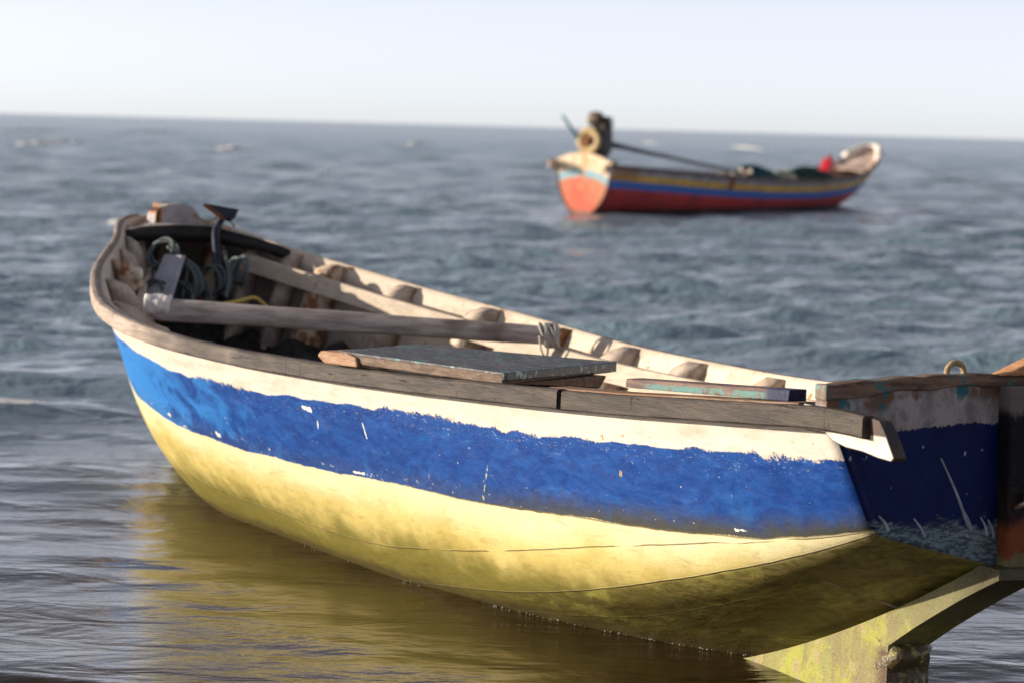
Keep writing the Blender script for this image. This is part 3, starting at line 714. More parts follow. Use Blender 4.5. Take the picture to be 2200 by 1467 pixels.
for i in range(n):
    x = i / (n - 1); u = 4.665 + (5.36 - 4.665) * x; v_ = -.487 - (-.487 + .470) * x; wt_ = .685 + (.7185 - .685) * x; hh = .021 + .004 * x
    if i == 0: hh *= .9
    V += [(u, v_, wt_), (u, v_ - .002, wt_ - hh), (u, v_ + .045, wt_ - hh), (u, v_ + .045, wt_ + .002)]
F = []
for i in range(n - 1):
    for j in range(4): a, b_ = i * 4 + j, i * 4 + (j + 1) % 4; F.append([a, b_, b_ + 4, a + 4])
F += [[3, 2, 1, 0], [n * 4 - 4, n * 4 - 3, n * 4 - 2, n * 4 - 1]]
add('rail_cap', V, F, M_strip, boat, False, bevel=.002)
# packing under the strip and rail crown aft
add('rail_crown', *sheer_sweep(H1, -1, .80, .985, [(-.055, .0), (-.05, .010), (-.0, .009), (.010, .008), (.010, .004), (-.03, .0)], 60, wob=.001), M_brown, boat, False)

# streaks and scratches of light paint on the transom and side
def ray_local(px, py, u_=None):
    d_ = ((px - 1100) / FPX) * RX + ((py - 733.5) / FPX) * DN + fw; Mi = NB.inverted(); o_ = Mi @ Vector((0, 0, CAMH)); dl = Mi.to_3x3() @ d_
    k = (u_ - o_.x) / dl.x; return o_ + dl * k
M_drip = plain('dried pale grey drips', (.34, .38, .42), .7, c2=(.22, .27, .30), sc=40)
dr = []
for (v0, w0), (v1, w1), r in (((-.172, .585), (-.090, .432), .0030), ((-.105, .47), (-.085, .425), .0028), ((-.060, .455), (-.040, .415), .003), ((-.040, .45), (-.022, .41), .003), ((-.235, .455), (-.205, .415), .003), ((-.325, .462), (-.30, .43), .0035)):
    pts = [(L1 - .001, v0, w0), (L1 - .001, (v0 + v1) / 2 + .004, (w0 + w1) / 2), (L1 - .001, v1, w1)]
    dr.append(tube(smooth_path(pts, 14), np.linspace(r * .7, r * 1.5, 14), 6))
for q_ in dr: add('paint_drip', *q_, M_drip, boat)

# ------------------------------------------------------------------ things lying in the near boat
def thing(name, VF, base, mat, label, cat, smooth=True, bevel=0, group=None):
    return tag(add(name, VF[0], VF[1], mat, None, smooth, base=base, bevel=bevel, frame=NB), label, cat, group)
# hatch board with dark painted top
bt = NB @ Matrix.Translation(Vector((3.70, -.40, .636)))
board = empty('hatch_board', bt, 'thick wooden board with scratched slate black top lying across the near rail', 'board')
def lb(p): return (p[0] - 3.70, p[1] + .40, p[2] - .636)
tc = [(3.46, -.712, .659), (4.19, -.578, .660), (3.80, -.05, .662), (3.19, -.355, .662)]
t_t = NT('scratched slate black paint', .42, .5); _v = t_t.obj(); _n = t_t.noise(_v, 7, 8, .75, (1.6, 5, 2), .8); _n2 = t_t.noise(_v, 22, 6, .8, (1, 6, 2), .5); _n3 = t_t.noise(_v, 26, 4, .6)
_c = t_t.mix(t_t.ss(_n, .42, .62), (.018, .021, .028), (.12, .115, .12)); _c = t_t.mix(t_t.math('MULTIPLY', t_t.ss(_n2, .53, .64), .6), _c, (.50, .52, .54)); _c = t_t.mix(t_t.math('MULTIPLY', t_t.ss(_n3, .60, .64), .8), _c, (.04, .28, .25))
M_top = t_t.done(_c, t_t.math('MULTIPLY_ADD', _n, .5, .36), t_t.bump(_n2, .6, .003))
add('painted_top', *prism([lb(p) for p in tc][::-1], (0, 0, -.005)), M_top, board, False)
add('board_core', *prism([lb((p[0], p[1], p[2] - .0055)) for p in tc][::-1], (0, 0, -.024)), wood('tan brown board edge', (.11, .075, .055), (.21, .15, .11), scale=9, crack=.6), board, False, bevel=.003)
t_e = NT('black green flaked end paint', .4, .5); _v = t_e.obj(); _n = t_e.noise(_v, 38, 5, .7); _c = t_e.mix(t_e.ss(_n, .56, .60), (.010, .022, .024), (.28, .38, .36))
e0, e1 = np.array(lb(tc[1])), np.array(lb(tc[2])); on = np.array([.80, .60, 0]); on /= np.linalg.norm(on)
add('end_batten', *prism([e0 + [0, 0, .001], e1 + [0, 0, .001], e1 + [0, 0, -.027], e0 + [0, 0, -.020]], on * .012), t_e.done(_c, None, t_e.bump(_n, .6, .003)), board, False, bevel=.003)
add('end_block', *prism([lb(p) for p in [(3.40, -.742, .655), (3.52, -.715, .657), (3.56, -.706, .648), (3.57, -.704, .622), (3.42, -.738, .622), (3.385, -.745, .640)]], (-.09, .16, 0)), wood('orange brown split wood', (.30, .17, .10), (.44, .28, .18), scale=9), board, False, bevel=.006)
thing('wood_wedge', prism([(3.86, -.52, .632), (4.12, -.28, .632), (4.00, -.10, .635), (3.96, -.12, .600), (4.08, -.27, .595), (3.90, -.50, .590)][:1] + [(4.06, -.50, .622), (3.90, -.12, .632), (3.90, -.14, .597), (4.06, -.50, .590)], (-.10, -.05, 0)), (3.95, -.35, .59), M_brown, 'dark brown wood wedge tucked under the black topped board', 'wedge', False, .004)
# anchor
anc = empty('anchor', NB @ Matrix.Translation(Vector((.62, .05, .655))), 'dark iron anchor leaning over the black foredeck beam, flat fluke in the air', 'anchor')
def la(p): return (p[0] - .62, p[1] - .05, p[2] - .655)
pts = smooth_path([la(p) for p in [(.66, .012, .655), (.60, .02, .72), (.50, .045, .80), (.43, .062, .885), (.42, .078, .915), (.41, .098, .945)]], 30)
add('shank', *tube(pts, np.linspace(.020, .012, 30), 10), M_iron, anc)
add('fluke', *prism([la(p) for p in [(.43, .005, .984), (.42, .150, .966), (.44, .130, .938), (.45, .108, .928), (.45, .080, .935)]], (.02, 0, .012)), M_iron, anc, False, bevel=.003)
add('fluke_edge', *prism([la(p) for p in [(.455, .002, .981), (.455, .080, .932), (.455, .090, .936), (.455, .016, .988)]], (.012, 0, .006)), M_rust, anc, False, bevel=.002)
# net heap
V = []; F = []; nu, nv_ = 46, 30
for i in range(nu):
    for j in range(nv_):
        u = .30 + 1.25 * i / (nu - 1); hb = float(H1.b(np.array([u / L1]))[0]) * .80; v_ = -hb + 2 * hb * j / (nv_ - 1)
        z = .50 + .09 * math.sin(u * 5 + 1) * math.cos(v_ * 6) + .03 * math.sin(u * 23 + v_ * 11) + .02 * math.sin(v_ * 31 - u * 17) + .015 * random.uniform(-1, 1)
        z = max(z - .10 * (u - .3) - .42 * max(0, (u - 1.05)) ** 1.1 * 1.6, .14)
        Qn = H1.off([u / L1], np.linspace(0, 1, 80), .05)[0]; bm = float(np.interp(z, Qn[:, 1], Qn[:, 0])) - .01
        V.append((u, bm * (-1 + 2 * j / (nv_ - 1)), z))
F = [[i * nv_ + j, (i + 1) * nv_ + j, (i + 1) * nv_ + j + 1, i * nv_ + j + 1] for i in range(nu - 1) for j in range(nv_ - 1)]
Vt = np.array(V); Vb = Vt.copy(); Vb[:, 2] = np.minimum(Vt[:, 2] - .03, .13); Vb[:, 1] *= .25; m_ = len(Vt); rim = []
rim = [j for j in range(nv_)] + [i * nv_ + nv_ - 1 for i in range(1, nu)] + [(nu - 1) * nv_ + j for j in range(nv_ - 2, -1, -1)] + [i * nv_ for i in range(nu - 2, 0, -1)]
F += [[rim[k], rim[(k + 1) % len(rim)], rim[(k + 1) % len(rim)] + m_, rim[k] + m_] for k in range(len(rim))]
thing('net_pile', (np.concatenate([Vt, Vb]), F), (.8, 0, .075), M_net, 'dark heap of wet fishing net in the bow below the foredeck', 'net')
# ropes
def loop(c, r, tilt, n=2, wob=.12, rr=.0062):
    out = []
    for q in range(n):
        e = Matrix.Rotation(tilt[0] + random.uniform(-.2, .2), 3, 'X') @ Matrix.Rotation(tilt[1] + random.uniform(-.2, .2), 3, 'Y'); pts = []
        ph = random.uniform(0, 6)
        for a in np.linspace(0, 2 * math.pi, 12, endpoint=False):
            rr_ = r * (1 + wob * math.sin(2 * a + ph) + .05 * random.uniform(-1, 1)); p = e @ Vector((rr_ * math.cos(a), rr_ * math.sin(a), .01 * q)); pts.append(np.asarray(c) + np.array(p))
        out.append(tube(smooth_path(pts, 36, True), rr, 7, True))
    return join(out)
def at_u(px, py, u): p = ray_local(px, py, u); return np.array(p)
coil = [loop(at_u(400, 612, .66), .072, (1.35, .5), 3), loop(at_u(352, 548, .52), .055, (1.2, .6), 3), loop(at_u(375, 595, .58), .08, (1.3, .9), 2), loop(at_u(330, 640, .72), .06, (1.0, .5), 2), loop(at_u(455, 605, .6), .06, (1.4, .2), 2), loop(at_u(430, 650, .7), .05, (.8, .3), 2), loop(at_u(380, 640, .7), .06, (.9, .7), 2)]
for a, b_, c_ in (((330, 560), (375, 600), (420, 655)), ((300, 600), (350, 625), (395, 665)), ((360, 530), (400, 570), (392, 640)), ((340, 600), (400, 640), (460, 655)), ((420, 570), (445, 620), (440, 660))):
    coil.append(tube(smooth_path([at_u(*a, .55), at_u(*b_, .62), at_u(*c_, .72)], 24), .0062, 7))
thing('rope_coil', join(coil), tuple(at_u(400, 650, .66)), M_rope, 'tangle of pale blue grey rope coils left of the anchor shank', 'rope')
coil = [loop(at_u(520, 582, .62), .046, (1.5, .2), 3, .15, .007), loop(at_u(500, 595, .62), .052, (1.4, -.4), 2, .2, .007)]
coil.append(tube(smooth_path([at_u(482, 540, .62), at_u(492, 590, .7), at_u(486, 640, .8)], 24), .0075, 7))
thing('rope_coil', join(coil), tuple(at_u(510, 610, .72)), M_rope, 'small pale rope coil hanging right of the anchor shank', 'rope')
thing('yellow_rope', tube(smooth_path([at_u(470, 655, 1.15), at_u(510, 648, 1.12), at_u(545, 640, 1.1), at_u(565, 652, 1.1), at_u(578, 664, 1.15)], 30), .007, 8), tuple(at_u(540, 655, 1.1)), M_yrope, 'short curve of yellow rope behind the round grey thwart', 'rope')
thing('bow_rope', join([tube(smooth_path([(.16, .06, .955), (.20, .10, .925), (.24, .13, .935), (.22, .155, .965), (.18, .17, .975), (.20, .20, .935), (.24, .21, .905)], 50), .0045, 7)]), (.2, .12, .91), M_rope_tan, 'thin pinkish cord looping over the foredeck beside the bow block', 'rope')
# loose pale plank and floats in the bow
p0, p1 = at_u(338, 640, .78), at_u(372, 548, .60)
dv = (p1 - p0); wv = np.array([.10, .045, 0]) * .55
thing('loose_plank', prism([p0 - wv, p0 + wv, p1 + wv * .8, p1 - wv * .8], (-.012, .02, .0)), tuple(p0), plain('bluish grey plank paint', (.40, .39, .45), .7, c2=(.30, .29, .34)), 'bluish grey loose plank standing askew among the rope in the bow', 'plank', False, .004)
thing('float', lathe([(.004, -.026), (.014, -.022), (.018, -.008), (.018, .008), (.014, .022), (.004, .026)], 16, tuple(at_u(297, 590, .85))), tuple(at_u(297, 590, .85)), plain('ivory net float', (.70, .64, .48), .5), 'ivory net float hanging by the left side frames', 'float')

# ------------------------------------------------------------------ far boat
O2 = Vector((6.27, 51.05, 0)); ang = math.atan2(-.858, -.513)      # local +u runs aft (towards the camera)
U2 = Vector((-.513, -.858, 0)); V2 = Vector((.858, -.513, 0)); heel = R(3.0)
Wv = Vector((0, 0, 1)); Vh = V2 * math.cos(heel) - Wv * math.sin(heel); Wh = Wv * math.cos(heel) + V2 * math.sin(heel)
# keep right handed: u x v = w
FB = Matrix(((U2.x, Vh.x, Wh.x, O2.x), (U2.y, Vh.y, Wh.y, O2.y), (U2.z, Vh.z, Wh.z, O2.z), (0, 0, 0, 1)))
H2 = Hull(10.35, [.10, .27, .42, .56, .66, .67, .60, .49], [1.06, .86, .69, .60, .585, .63, .69, .75, .80],
          [.70, .40, .04, -.17, -.24, -.25, -.22, -.18, -.12], [.62, .68, .74, .80, .82], [.35, .32, .32, .34, .40], .5, .0)
L2 = H2.L
def mat_hull_far():
    t = NT('striped far hull paint', .5, .4); v = t.obj(); g = t.attr('gs'); n = t.math('SUBTRACT', t.noise(v, 7, 4), .5); U = t.xyz(v)[0]
    g = t.math('ADD', g, t.math('MULTIPLY', n, .02)); Z = t.xyz(t.gen())[2]
    white = t.mix(t.ss(t.noise(v, 5, 5, .6, (1, 3, 3)), .4, .6), (.42, .38, .37), (.27, .235, .23))
    red = t.mix(t.ss(t.noise(v, 3, 5, .6), .4, .65), (.50, .045, .038), (.30, .032, .028))
    c = t.mix(t.ss(g, .135, .145), white, t.mix(t.ss(t.noise(v, 8, 4), .4, .6), (.85, .46, .02), (.60, .33, .02)))
    c = t.mix(t.ss(g, .225, .235), c, (.035, .14, .45)); c = t.mix(t.ss(g, .345, .355), c, red)
    c = t.mix(t.ss(g, .040, .030), c, (.16, .08, .06))
    c = t.mix(t.ss(t.math('ADD', Z, t.math('MULTIPLY', n, .1)), .17, .03), c, (.025, .020, .015))
    rs = t.math('MULTIPLY', t.ss(t.math('ABSOLUTE', t.math('SUBTRACT', U, 6.62 + .0)), .11, .08), t.ss(g, .24, .22)); c = t.mix(rs, c, (.25, .07, .02))
    rs2 = t.math('MULTIPLY', t.ss(U, 9.35, 9.75), t.ss(g, .24, .21)); c = t.mix(t.math('MULTIPLY', rs2, .7), c, (.28, .12, .03))
    return t.done(c, None, t.bump(t.noise(v, 30, 5), .4, .004))
def mat_tr_far():
    t = NT('cream, sky blue and coral transom paint', .5, .4); v = t.obj(); _, Vv, W = t.xyz(v); n = t.math('SUBTRACT', t.noise(v, 9, 4), .5)
    e = t.math('ADD', W, t.math('MULTIPLY', t.math('MULTIPLY', Vv, Vv), .55)); e = t.math('ADD', e, t.math('MULTIPLY', n, .02))
    cr_ = t.mix(t.math('MULTIPLY', t.ss(t.noise(v, 9, 5, .6, (1, 2.2, .6)), .5, .62), .8), (.85, .68, .46), (.62, .34, .09))
    co = t.mix(t.ss(t.noise(v, 4.5, 6, .65), .42, .60), (.70, .12, .06), (.58, .24, .12)); bl = t.mix(t.ss(t.noise(v, 8, 4), .45, .6), (.25, .47, .60), (.40, .52, .46))
    c = t.mix(t.ss(e, .575, .59), co, bl); c = t.mix(t.ss(e, .685, .70), c, cr_)
    c = t.mix(t.math('MULTIPLY', t.ss(t.math('ABSOLUTE', Vv), .045, .03), t.math('MULTIPLY', t.ss(e, .5, .6), .6)), c, (.60, .30, .10))
    c = t.mix(t.ss(W, .13, .04), c, (.30, .14, .08))
    return t.done(c, None, t.bump(t.noise(v, 30, 5), .4, .004))
far = empty('fishing_boat', FB, 'red hulled wooden boat with yellow and blue stripes moored offshore, motor on its stern', 'boat')
M_hull2 = mat_hull_far(); M_tr2 = mat_tr_far()
M_in2 = plain('pinkish cream far interior', (.66, .50, .42), .7, c2=(.48, .36, .28), sc=4)
M_cap2 = plain('brown far rail wood', (.17, .085, .06), .7, c2=(.11, .065, .05), sc=5)
skin(H2, [M_hull2, M_in2, M_cap2], far, dict(), thick=.03, nt=110, ns=30)
for sd_ in (-1, 1): add('rub_rail', *sheer_sweep(H2, sd_, .003, 1.02, [(.002, .006), (.028, .008), (.036, -.01), (.034, -.035), (.002, -.04)], 70), M_cap2, far, True)
s1 = np.linspace(0, 1, 24); Pt = H2.sec([1.0], s1)[0]
poly = [(L2 - .008, -max(p[0] - .002, 0), p[1] + .002) for p in Pt[::-1]] + [(L2 - .008, max(p[0] - .002, 0), p[1] + .002) for p in Pt[1:]]
poly += [(L2 - .008, v_, 0.94 - .56 * v_ * v_) for v_ in np.linspace(.48, -.48, 17)]
tr2 = add('transom', *prism(poly, (-.06, 0, 0)), M_tr2, far, False, bevel=.004)
for sd_ in (-1, 1):
    P = [(L2 - .02 + a, sd_ * (.492 - .03 * a), w_) for a, w_ in ((0, .80), (.22, .80), (.26, .68), (.05, .66), (0, .64))]
    add('plank_end', *prism(P, (0, -sd_ * .03, 0)), plain('worn cream plank end', (.70, .50, .40), .6), far, False, bevel=.004)
add('stem', *prism([(-.05, -.03, .66), (-.07, -.03, 1.10), (.06, -.03, 1.11), (.12, -.03, .66), (.38, -.03, .40), (.34, -.03, .38), (.02, -.03, .66)], (0, .06, 0)), M_cap2, far, False, bevel=.006)
for t_ in (.06, .13, .2, .28, .36, .44, .52, .6, .68, .76, .84, .92): add('frame', *frame_rib(H2, t_, .03, .06, .08), M_in2, far)
# white painted bow cap
V = []; n = 26; kk = 12
for i in range(n):
    a = math.pi * (i / (n - 1)) - math.pi / 2
    for k in range(kk):
        b_ = 2 * math.pi * k / kk; r = .075
        u0 = .34 - .36 * math.cos(a); tt_ = max(u0, 0.0) / L2; bv = float(H2.b(np.array([tt_]))[0]) * (1 if abs(math.sin(a)) > .3 else abs(math.sin(a)) / .3); wv_ = float(H2.ws(np.array([tt_]))[0])
        V.append((u0 + .0 * math.cos(b_), math.copysign(bv, math.sin(a)) + r * math.cos(b_), wv_ + .03 + r * .9 * math.sin(b_)))
F = []
for i in range(n - 1):
    for k in range(kk): a, b_ = i * kk + k, i * kk + (k + 1) % kk; F.append([a, b_, b_ + kk, a + kk])
F += [list(range(kk))[::-1], list(range((n - 1) * kk, n * kk))]
add('bow_cap', V, F, plain('chipped white bow paint', (.80, .72, .66), .6, c2=(.62, .60, .50), sc=6), far, True)
V = []; n = 16
for i in range(n):
    t_ = .002 + .085 * i / (n - 1); b_ = float(H2.b(np.array([t_]))[0]) - .01; w_ = float(H2.ws(np.array([t_]))[0]) - .05; V += [(t_ * L2, -b_, w_), (t_ * L2, 0, w_ + .03), (t_ * L2, b_, w_)]
F = [[3 * i + a, 3 * i + 3 + a, 3 * i + 4 + a, 3 * i + 1 + a] for i in range(n - 1) for a in (0, 1)]
Vt = np.array(V); m_ = len(Vt)
add('foredeck', np.concatenate([Vt, Vt - [0, 0, .03]]), F + [[a + m_ for a in f][::-1] for f in F] + [[3 * n - 3, 3 * n - 3 + m_, 3 * n - 2 + m_, 3 * n - 2], [3 * n - 2, 3 * n - 2 + m_, 3 * n - 1 + m_, 3 * n - 1]], M_in2, far, False)
n = 30; V = []
for t_ in np.linspace(.07, .99, n):
    Q = H2.off([t_], np.linspace(0, 1, 60), .04)[0]; wf = max(.15, float(H2.wk(np.array([t_]))[0]) + .12); b_ = float(np.interp(wf, Q[:, 1], Q[:, 0])); V += [(t_ * L2, -b_, wf), (t_ * L2, b_, wf)]
F = [[2 * i, 2 * i + 2, 2 * i + 3, 2 * i + 1] for i in range(n - 1)]; Vt = np.array(V); m_ = len(Vt)
add('floor_boards', np.concatenate([Vt, Vt - [0, 0, .03]]), F + [[a + m_ for a in f][::-1] for f in F], M_brown, far, False)
add('thwart', *box((5.2, 0, .52), (.25, 1.2, .04)), M_cap2, far, False, bevel=.006)
add('thwart', *box((2.6, 0, .52), (.25, 1.05, .04)), M_cap2, far, False, bevel=.006)
add('engine_bed', *box((L2 - .28, .05, .80), (.32, .55, .08)), M_cap2, far, False, bevel=.008)

# long shaft motor on the stern
mot = empty('boat_motor', FB @ Matrix.Translation(Vector((L2 - .28, .06, .84))), 'dark long shaft boat motor with a cream flywheel clamped above the far transom', 'motor')
M_eng = plain('dark greasy engine metal', (.022, .019, .018), .5, c2=(.045, .034, .026), sc=14, metal=.2)
M_engb = plain('brown tank paint', (.24, .155, .10), .5, c2=(.14, .10, .07), sc=9)
M_fly = plain('cream flywheel paint', (.55, .40, .20), .5, c2=(.42, .28, .12), sc=9)
body = [box((0, .03, .27), (.30, .26, .34)), box((-.03, .02, .07), (.20, .18, .14)), box((-.02, .05, .48), (.24, .20, .14))]
add('engine_block', *join(body), M_eng, mot, False, bevel=.02)
fins = [box((-.02, .06, .50 + .028 * k), (.22, .24, .012)) for k in range(5)]
add('cylinder_head', *join(fins + [box((-.02, .06, .57), (.15, .16, .16))]), M_eng, mot, False, bevel=.006)
add('fuel_tank', *join([lathe([(.03, -.10), (.10, -.09), (.115, -.04), (.115, .05), (.10, .09), (.04, .10)], 20, (.04, -.05, .60), 'y')]), M_engb, mot, True)
add('flywheel', *lathe([(.05, .0), (.185, .0), (.20, .012), (.20, .045), (.185, .058), (.12, .062), (.11, .045), (.03, .045)], 32, (.155, -.06, .28), 'x'), M_fly, mot, True)
add('starter_cup', *lathe([(.02, 0), (.075, .0), (.08, .02), (.05, .035), (.01, .036)], 20, (.212, -.06, .28), 'x'), M_rust, mot, True)
add('clamp_bracket', *join([box((0, .02, -.02), (.16, .10, .10)), tube([(0, .16, -.03), (0, .16, .16)], .02), tube([(0, -.12, -.03), (0, -.12, .16)], .02)]), M_eng, mot, False, bevel=.006)
add('shaft_tube', *tube([(-.10, .10, .25), (-.5, .18, .20), (-1.2, .27, .12), (-3.9, .50, -.16)], [.055, .040, .032, .028], 12), plain('grey painted shaft tube', (.10, .12, .14), .5, c2=(.07, .08, .09)), mot, True)
prop = [lathe([(.01, -.06), (.035, -.04), (.035, .04), (.015, .06)], 12, (-3.96, .505, -.165), 'x')]
for k in range(3):
    a = k * 2.094 + .4; ca, sa = math.cos(a), math.sin(a)
    prop.append(prism([(-3.97, .505 + .02 * ca - .02 * sa, -.165 + .02 * sa + .02 * ca), (-3.99, .505 + .12 * ca - .05 * sa, -.165 + .12 * sa + .05 * ca), (-3.95, .505 + .13 * ca + .03 * sa, -.165 + .13 * sa - .03 * ca), (-3.95, .505 + .02 * ca + .02 * sa, -.165 + .02 * sa - .02 * ca)], (.008, 0, 0)))
add('propeller', *join(prop), plain('worn bronze', (.55, .45, .35), .4), mot, False)
add('tiller_handle', *tube([(.10, -.12, .12), (.22, -.28, .36), (.35, -.45, .62)], [.030, .028, .022], 10), plain('teal painted tube', (.035, .17, .18), .5), mot, True)

# cargo in the far boat
def far_thing(name, VF, base, mat, label, cat, smooth=True, bevel=0):
    return tag(add(name, VF[0], VF[1], mat, None, smooth, base=base, bevel=bevel, frame=FB), label, cat)
def heap(c, s, seed, n=18):
    r_ = random.Random(seed); V = []; F = []
    ph = [r_.uniform(0, 6) for _ in range(6)]
    for i in range(n + 1):
        th = math.pi / 2 * i / n
        for j in range(28):
            a = 2 * math.pi * j / 28; r = 1 + .18 * math.sin(3 * a + ph[0]) + .12 * math.sin(7 * a + ph[1] + 3 * th) + .10 * math.sin(5 * th + ph[2] + 2 * a) + .05 * r_.uniform(-1, 1)
            V.append((c[0] + s[0] * r * math.cos(th) * math.cos(a), c[1] + s[1] * min(r, 1.1) * math.cos(th) * math.sin(a), c[2] + s[2] * r * math.sin(th)))
    for i in range(n):
        for j in range(28): a, b_ = i * 28 + j, i * 28 + (j + 1) % 28; F.append([a, b_, b_ + 28, a + 28])
    F.append(list(range(28))[::-1])
    return np.array(V), F
far_thing('net_pile', heap((4.75, .0, .54), (.60, .38, .18), 3), (4.75, 0, .5), plain('teal net', (.012, .10, .12), .8, c2=(.006, .045, .06), sc=14, bumpd=.03), 'teal fishing net heaped amidships in the far red boat', 'net')
far_thing('net_pile', heap((2.6, .0, .54), (.75, .36, .16), 8), (2.6, 0, .54), plain('dark green net', (.018, .06, .045), .8, c2=(.008, .022, .02), sc=14, bumpd=.03), 'dark green net heaped forward in the far boat beside the red can', 'net')
far_thing('white_sack', heap((5.75, .12, .50), (.24, .22, .14), 5), (5.75, .12, .5), plain('dirty white sacking', (.66, .60, .54), .8, c2=(.40, .36, .30), sc=12, bumpd=.02), 'dirty white sack aft of the teal net in the far boat', 'sack')
far_thing('pale_bundle', heap((3.5, .0, .54), (.28, .2, .12), 12), (3.5, 0, .54), plain('pale olive bundle', (.42, .44, .32), .8, c2=(.2, .24, .18), sc=12), 'pale olive bundle lying between the two net heaps', 'bundle')
can = empty('fuel_can', FB @ Matrix.Translation(Vector((1.75, -.05, .56))) @ Matrix.Rotation(R(-28), 4, 'Y'), 'red plastic fuel can tilted near the bow of the far boat', 'can')
add('can_body', *join([box((0, 0, .17), (.22, .18, .30)), box((0, 0, .34), (.13, .10, .06))]), plain('red plastic', (.55, .02, .035), .4, c2=(.40, .012, .02)), can, False, bevel=.03)
add('can_handle', *tube(smooth_path([(-.07, 0, .34), (-.05, 0, .41), (.03, 0, .41), (.06, 0, .35)], 16), .018, 8), plain('red plastic handle', (.50, .02, .03), .4), can, True)
# mooring line from the far bow to the water
pts = []
a0 = Vector((6.45, 51.1, 1.0)); b0 = Vector((12.2, 58.0, -.05))
for k in range(30):
    x = k / 29; p = a0.lerp(b0, x); pts.append((p.x - a0.x, p.y - a0.y, p.z - .35 * math.sin(math.pi * x) * .5 - a0.z))
o = add('mooring_line', *tube(pts, .005, 6), M_rope, None); o.location = a0
tag(o, 'thin mooring line running from the far bow down into the sea', 'rope')

# ------------------------------------------------------------------ sea
def water_material():
    t = NT('sea water', .08, .5); P = t.gen(); X, Y, Z = t.xyz(P); t.b.inputs['IOR'].default_value = 1.333
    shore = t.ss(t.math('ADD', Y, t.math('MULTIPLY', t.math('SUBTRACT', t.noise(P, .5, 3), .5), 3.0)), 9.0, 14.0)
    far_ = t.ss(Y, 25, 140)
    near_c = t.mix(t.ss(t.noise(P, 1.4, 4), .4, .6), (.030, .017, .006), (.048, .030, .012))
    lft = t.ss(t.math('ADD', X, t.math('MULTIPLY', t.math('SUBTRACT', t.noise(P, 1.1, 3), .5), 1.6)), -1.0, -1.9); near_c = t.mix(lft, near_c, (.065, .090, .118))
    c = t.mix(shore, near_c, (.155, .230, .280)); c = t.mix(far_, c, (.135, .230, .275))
    fo = t.attr('foam'); fm = t.ss(t.math('ADD', fo, t.math('MULTIPLY', t.math('SUBTRACT', t.noise(P, 7, 5, .7, (1, .4, 1)), .5), .8)), .42, .62)
    c = t.mix(fm, c, (.80, .78, .74))
    # ripples
    fine = t.noise(P, 8, 5, .6, (1, 1.5, 1)); fine2 = t.noise(P, 38, 3, .6, (1, 2.4, 1)); mid = t.noise(P, 3.2, 3, .5, (1, 1.6, 1), .4)
    h = t.math('MULTIPLY', fine2, t.math('MULTIPLY', t.ss(Y, 13, 7), .0010))
    h = t.math('ADD', h, t.math('MULTIPLY', fine, t.math('MULTIPLY_ADD', t.ss(Y, 8, 18), .024, .0028)))
    h = t.math('ADD', h, t.math('MULTIPLY', mid, t.math('MULTIPLY_ADD', t.ss(Y, 8.5, 18), .050, .020)))
    rgh = t.math('MULTIPLY_ADD', far_, .12, .05); rgh = t.math('MAXIMUM', rgh, t.math('MULTIPLY', fm, .8))
    return t.done(c, rgh, t.bump(h, 1.0, 1.0))
rows = np.concatenate([np.linspace(3.2, 6.0, 60, endpoint=False), np.geomspace(6.0, 400, 1050, endpoint=False), np.geomspace(400, 40000, 120)])
NCc = 780; q = np.linspace(-1, 1, NCc); q = q * (.26 + .74 * q * q); 
Yg = np.repeat(rows[:, None], NCc, 1).astype(np.float64); half = 9.0 + 1.0 * rows; Xg = half[:, None] * q[None, :]
sp = np.maximum(np.gradient(rows)[:, None] * 1.0, np.gradient(Xg, axis=1) * .9)
rs = np.random.default_rng(5); Zg = np.zeros_like(Yg)
for k in range(110):
    lam = .32 * (5.0 / .32) ** (k / 109.0) * rs.uniform(.9, 1.1); th = rs.normal(0, .42) + .18; kx, ky = math.sin(th) * 2 * math.pi / lam, math.cos(th) * 2 * math.pi / lam
    amp = .0115 * lam ** .26; fade = np.clip((lam / sp - 2.2) / 2.0, 0, 1); ph = kx * Xg + ky * Yg + rs.uniform(0, 6.28)
    s_ = np.sin(ph); Zg += amp * fade * s_
env = np.clip((Yg - 8.0) / 12.0, 0, 1); env = env * env * (3 - 2 * env); env = .13 + .87 * env
# calmer around and in the lee of the near boat
Zs = Zg * .37; Zg = (Zs + 1.1 * np.maximum(Zs, 0) ** 2 * 3.0) * env
Zg = np.where(Yg > 400, Zg * np.clip((900 - Yg) / 500, 0, 1), Zg)
def ridge(x0, x1, y0, amp, wid, skew=0.0, curve=0.0):
    e = 1 / (1 + np.exp(-(Xg - x0) / .18)) * 1 / (1 + np.exp((Xg - x1) / .18)); yy = Yg - y0 - skew * (Xg - x0) - .05 * np.sin(Xg * 3.1 + y0) - curve * np.sin(Xg * 1.7)
    return amp * e * np.exp(-(yy / wid) ** 2) * (1 - .35 * np.tanh(yy / wid * 1.5)), e * np.exp(-((yy + wid * .3) / (wid * .35)) ** 2)
r1, f1 = ridge(-5.5, -1.75, 12.2, .085, .32, .05); Zg += r1
r2, _ = ridge(-7, -1.6, 13.9, .085, .45, -.03); Zg += r2
r3, _ = ridge(-3, -.62, 6.47, .030, .085, -.03); Zg += r3
r4, _ = ridge(.93, 4, 6.42, .030, .085, .05); Zg += r4
r5, _ = ridge(-6, -1.1, 9.7, .022, .20, .06); Zg += r5
r7, _ = ridge(-6, -1.35, 10.7, .035, .28, -.05); Zg += r7
r6, _ = ridge(-6, -1.1, 8.3, .010, .18, -.04); Zg += r6
crest = np.clip((Zs - 3.35 * Zs[(Yg > 20) & (Yg < 60)].std()) / .02, 0, 1) * (Yg > 18) * (Yg < 220)
foam = np.clip(f1 * 1.1, 0, 1) * (Xg < -2.05)
foam = np.maximum(foam, crest * .75)
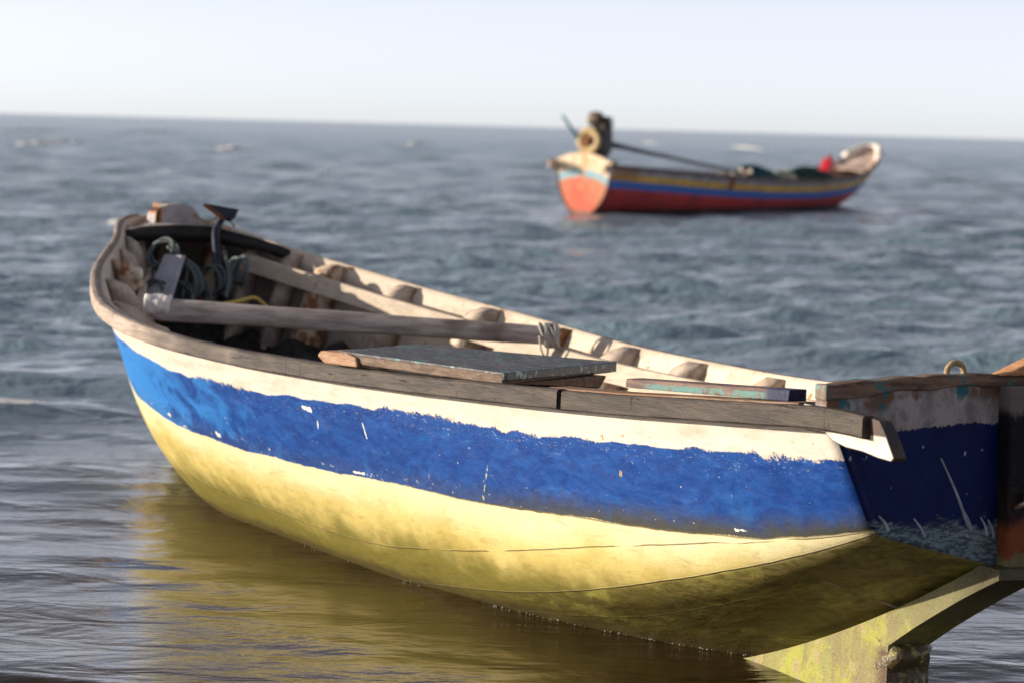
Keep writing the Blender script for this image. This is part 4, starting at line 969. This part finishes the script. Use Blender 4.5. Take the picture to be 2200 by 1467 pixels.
def pix_ground(px, py):
    d_ = ((px - 1100) / FPX) * RX + ((py - 733.5) / FPX) * DN + fw; k = -CAMH / d_.z; return d_.x * k, d_.y * k
for px, py, wd, st_ in ((90, 312, 26, 1), (75, 282, 14, .7), (497, 324, 24, 1), (895, 312, 16, 1), (250, 480, 34, .9), (1605, 322, 26, .9), (690, 375, 12, .6), (132, 308, 22, .7), (1400, 312, 22, .55), (850, 610, 12, .5), (960, 556, 22, .45), (330, 286, 12, .5), (1850, 300, 14, .5)):
    gx, gy = pix_ground(px, py); sx = wd * .62 / FPX * gy; sy = max(sx * .8, 3.5 / FPX * gy * gy / CAMH)
    g_ = np.exp(-((Xg - gx) / sx) ** 2 - ((Yg - gy) / sy) ** 2); foam = np.maximum(foam, g_ * st_ * 1.35); Zg += g_ * .0011 * gy
NRr = len(rows); nvtx = NRr * NCc
co = np.stack([Xg, Yg, Zg], -1).reshape(-1, 3).astype(np.float32)
ii = (np.arange(NRr - 1)[:, None] * NCc + np.arange(NCc - 1)[None, :]).reshape(-1)
loops = np.stack([ii, ii + 1, ii + NCc + 1, ii + NCc], -1).reshape(-1).astype(np.int32)
me = bpy.data.meshes.new('sea_water'); me.vertices.add(nvtx); me.vertices.foreach_set('co', co.ravel())
nf = len(ii); me.loops.add(nf * 4); me.loops.foreach_set('vertex_index', loops); me.polygons.add(nf)
me.polygons.foreach_set('loop_start', np.arange(0, nf * 4, 4, dtype=np.int32)); me.polygons.foreach_set('use_smooth', np.ones(nf, bool))
at_ = me.attributes.new('foam', 'FLOAT', 'POINT'); at_.data.foreach_set('value', foam.astype(np.float32).ravel()); me.update(); me.validate()
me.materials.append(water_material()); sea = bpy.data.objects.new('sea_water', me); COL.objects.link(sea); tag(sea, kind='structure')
# sand below and behind
g = []; fx = np.linspace(-60, 60, 60); fy = np.concatenate([np.linspace(-40, 3, 20), np.linspace(3.5, 60, 20)])
V = [(x, y, (.03 + (3.0 - y) * .03 if y < 3.0 else -.45 - .02 * (y - 3))) if y < 3.3 else (x, y, -.45 - .01 * y) for y in fy for x in fx]
F = [[j * 60 + i, j * 60 + i + 1, (j + 1) * 60 + i + 1, (j + 1) * 60 + i] for j in range(39) for i in range(59)]
tag(add('sand', V, F, plain('wet sand', (.20, .15, .10), .6, c2=(.14, .10, .07), sc=3)), kind='structure')

# bubbles along the waterline of the near hull
bub = []; sV, sF = lathe([(.12, -.95), (.6, -.8), (1, 0), (.6, .8), (.12, .95)], 8)
for k in range(90):
    t_ = random.choice([random.gauss(.70, .035), random.gauss(.80, .03), random.uniform(.45, .88)]); t_ = min(max(t_, .4), .9); s_ = np.linspace(0, 1, 200); Q = H1.sec([t_], s_)[0]
    W_ = [(NB @ Vector((t_ * L1, -p[0], p[1]))) for p in Q]; z = np.array([q_.z for q_ in W_]); i = int(np.argmax(z > .001)); c = W_[i]; Nn = Vector((-.894, -.448, 0))
    r = random.uniform(.0010, .0025); c = c + Nn * random.uniform(.0, .010); bub.append((sV * r + np.array([c.x, c.y, .0005 + r * .3]), sF))
t_f = NT('bubble film', .02, 1.0); t_f.b.inputs['Base Color'].default_value = (.35, .33, .28, 1)
tag(add('foam_bubbles', *join(bub), t_f.m), kind='stuff')
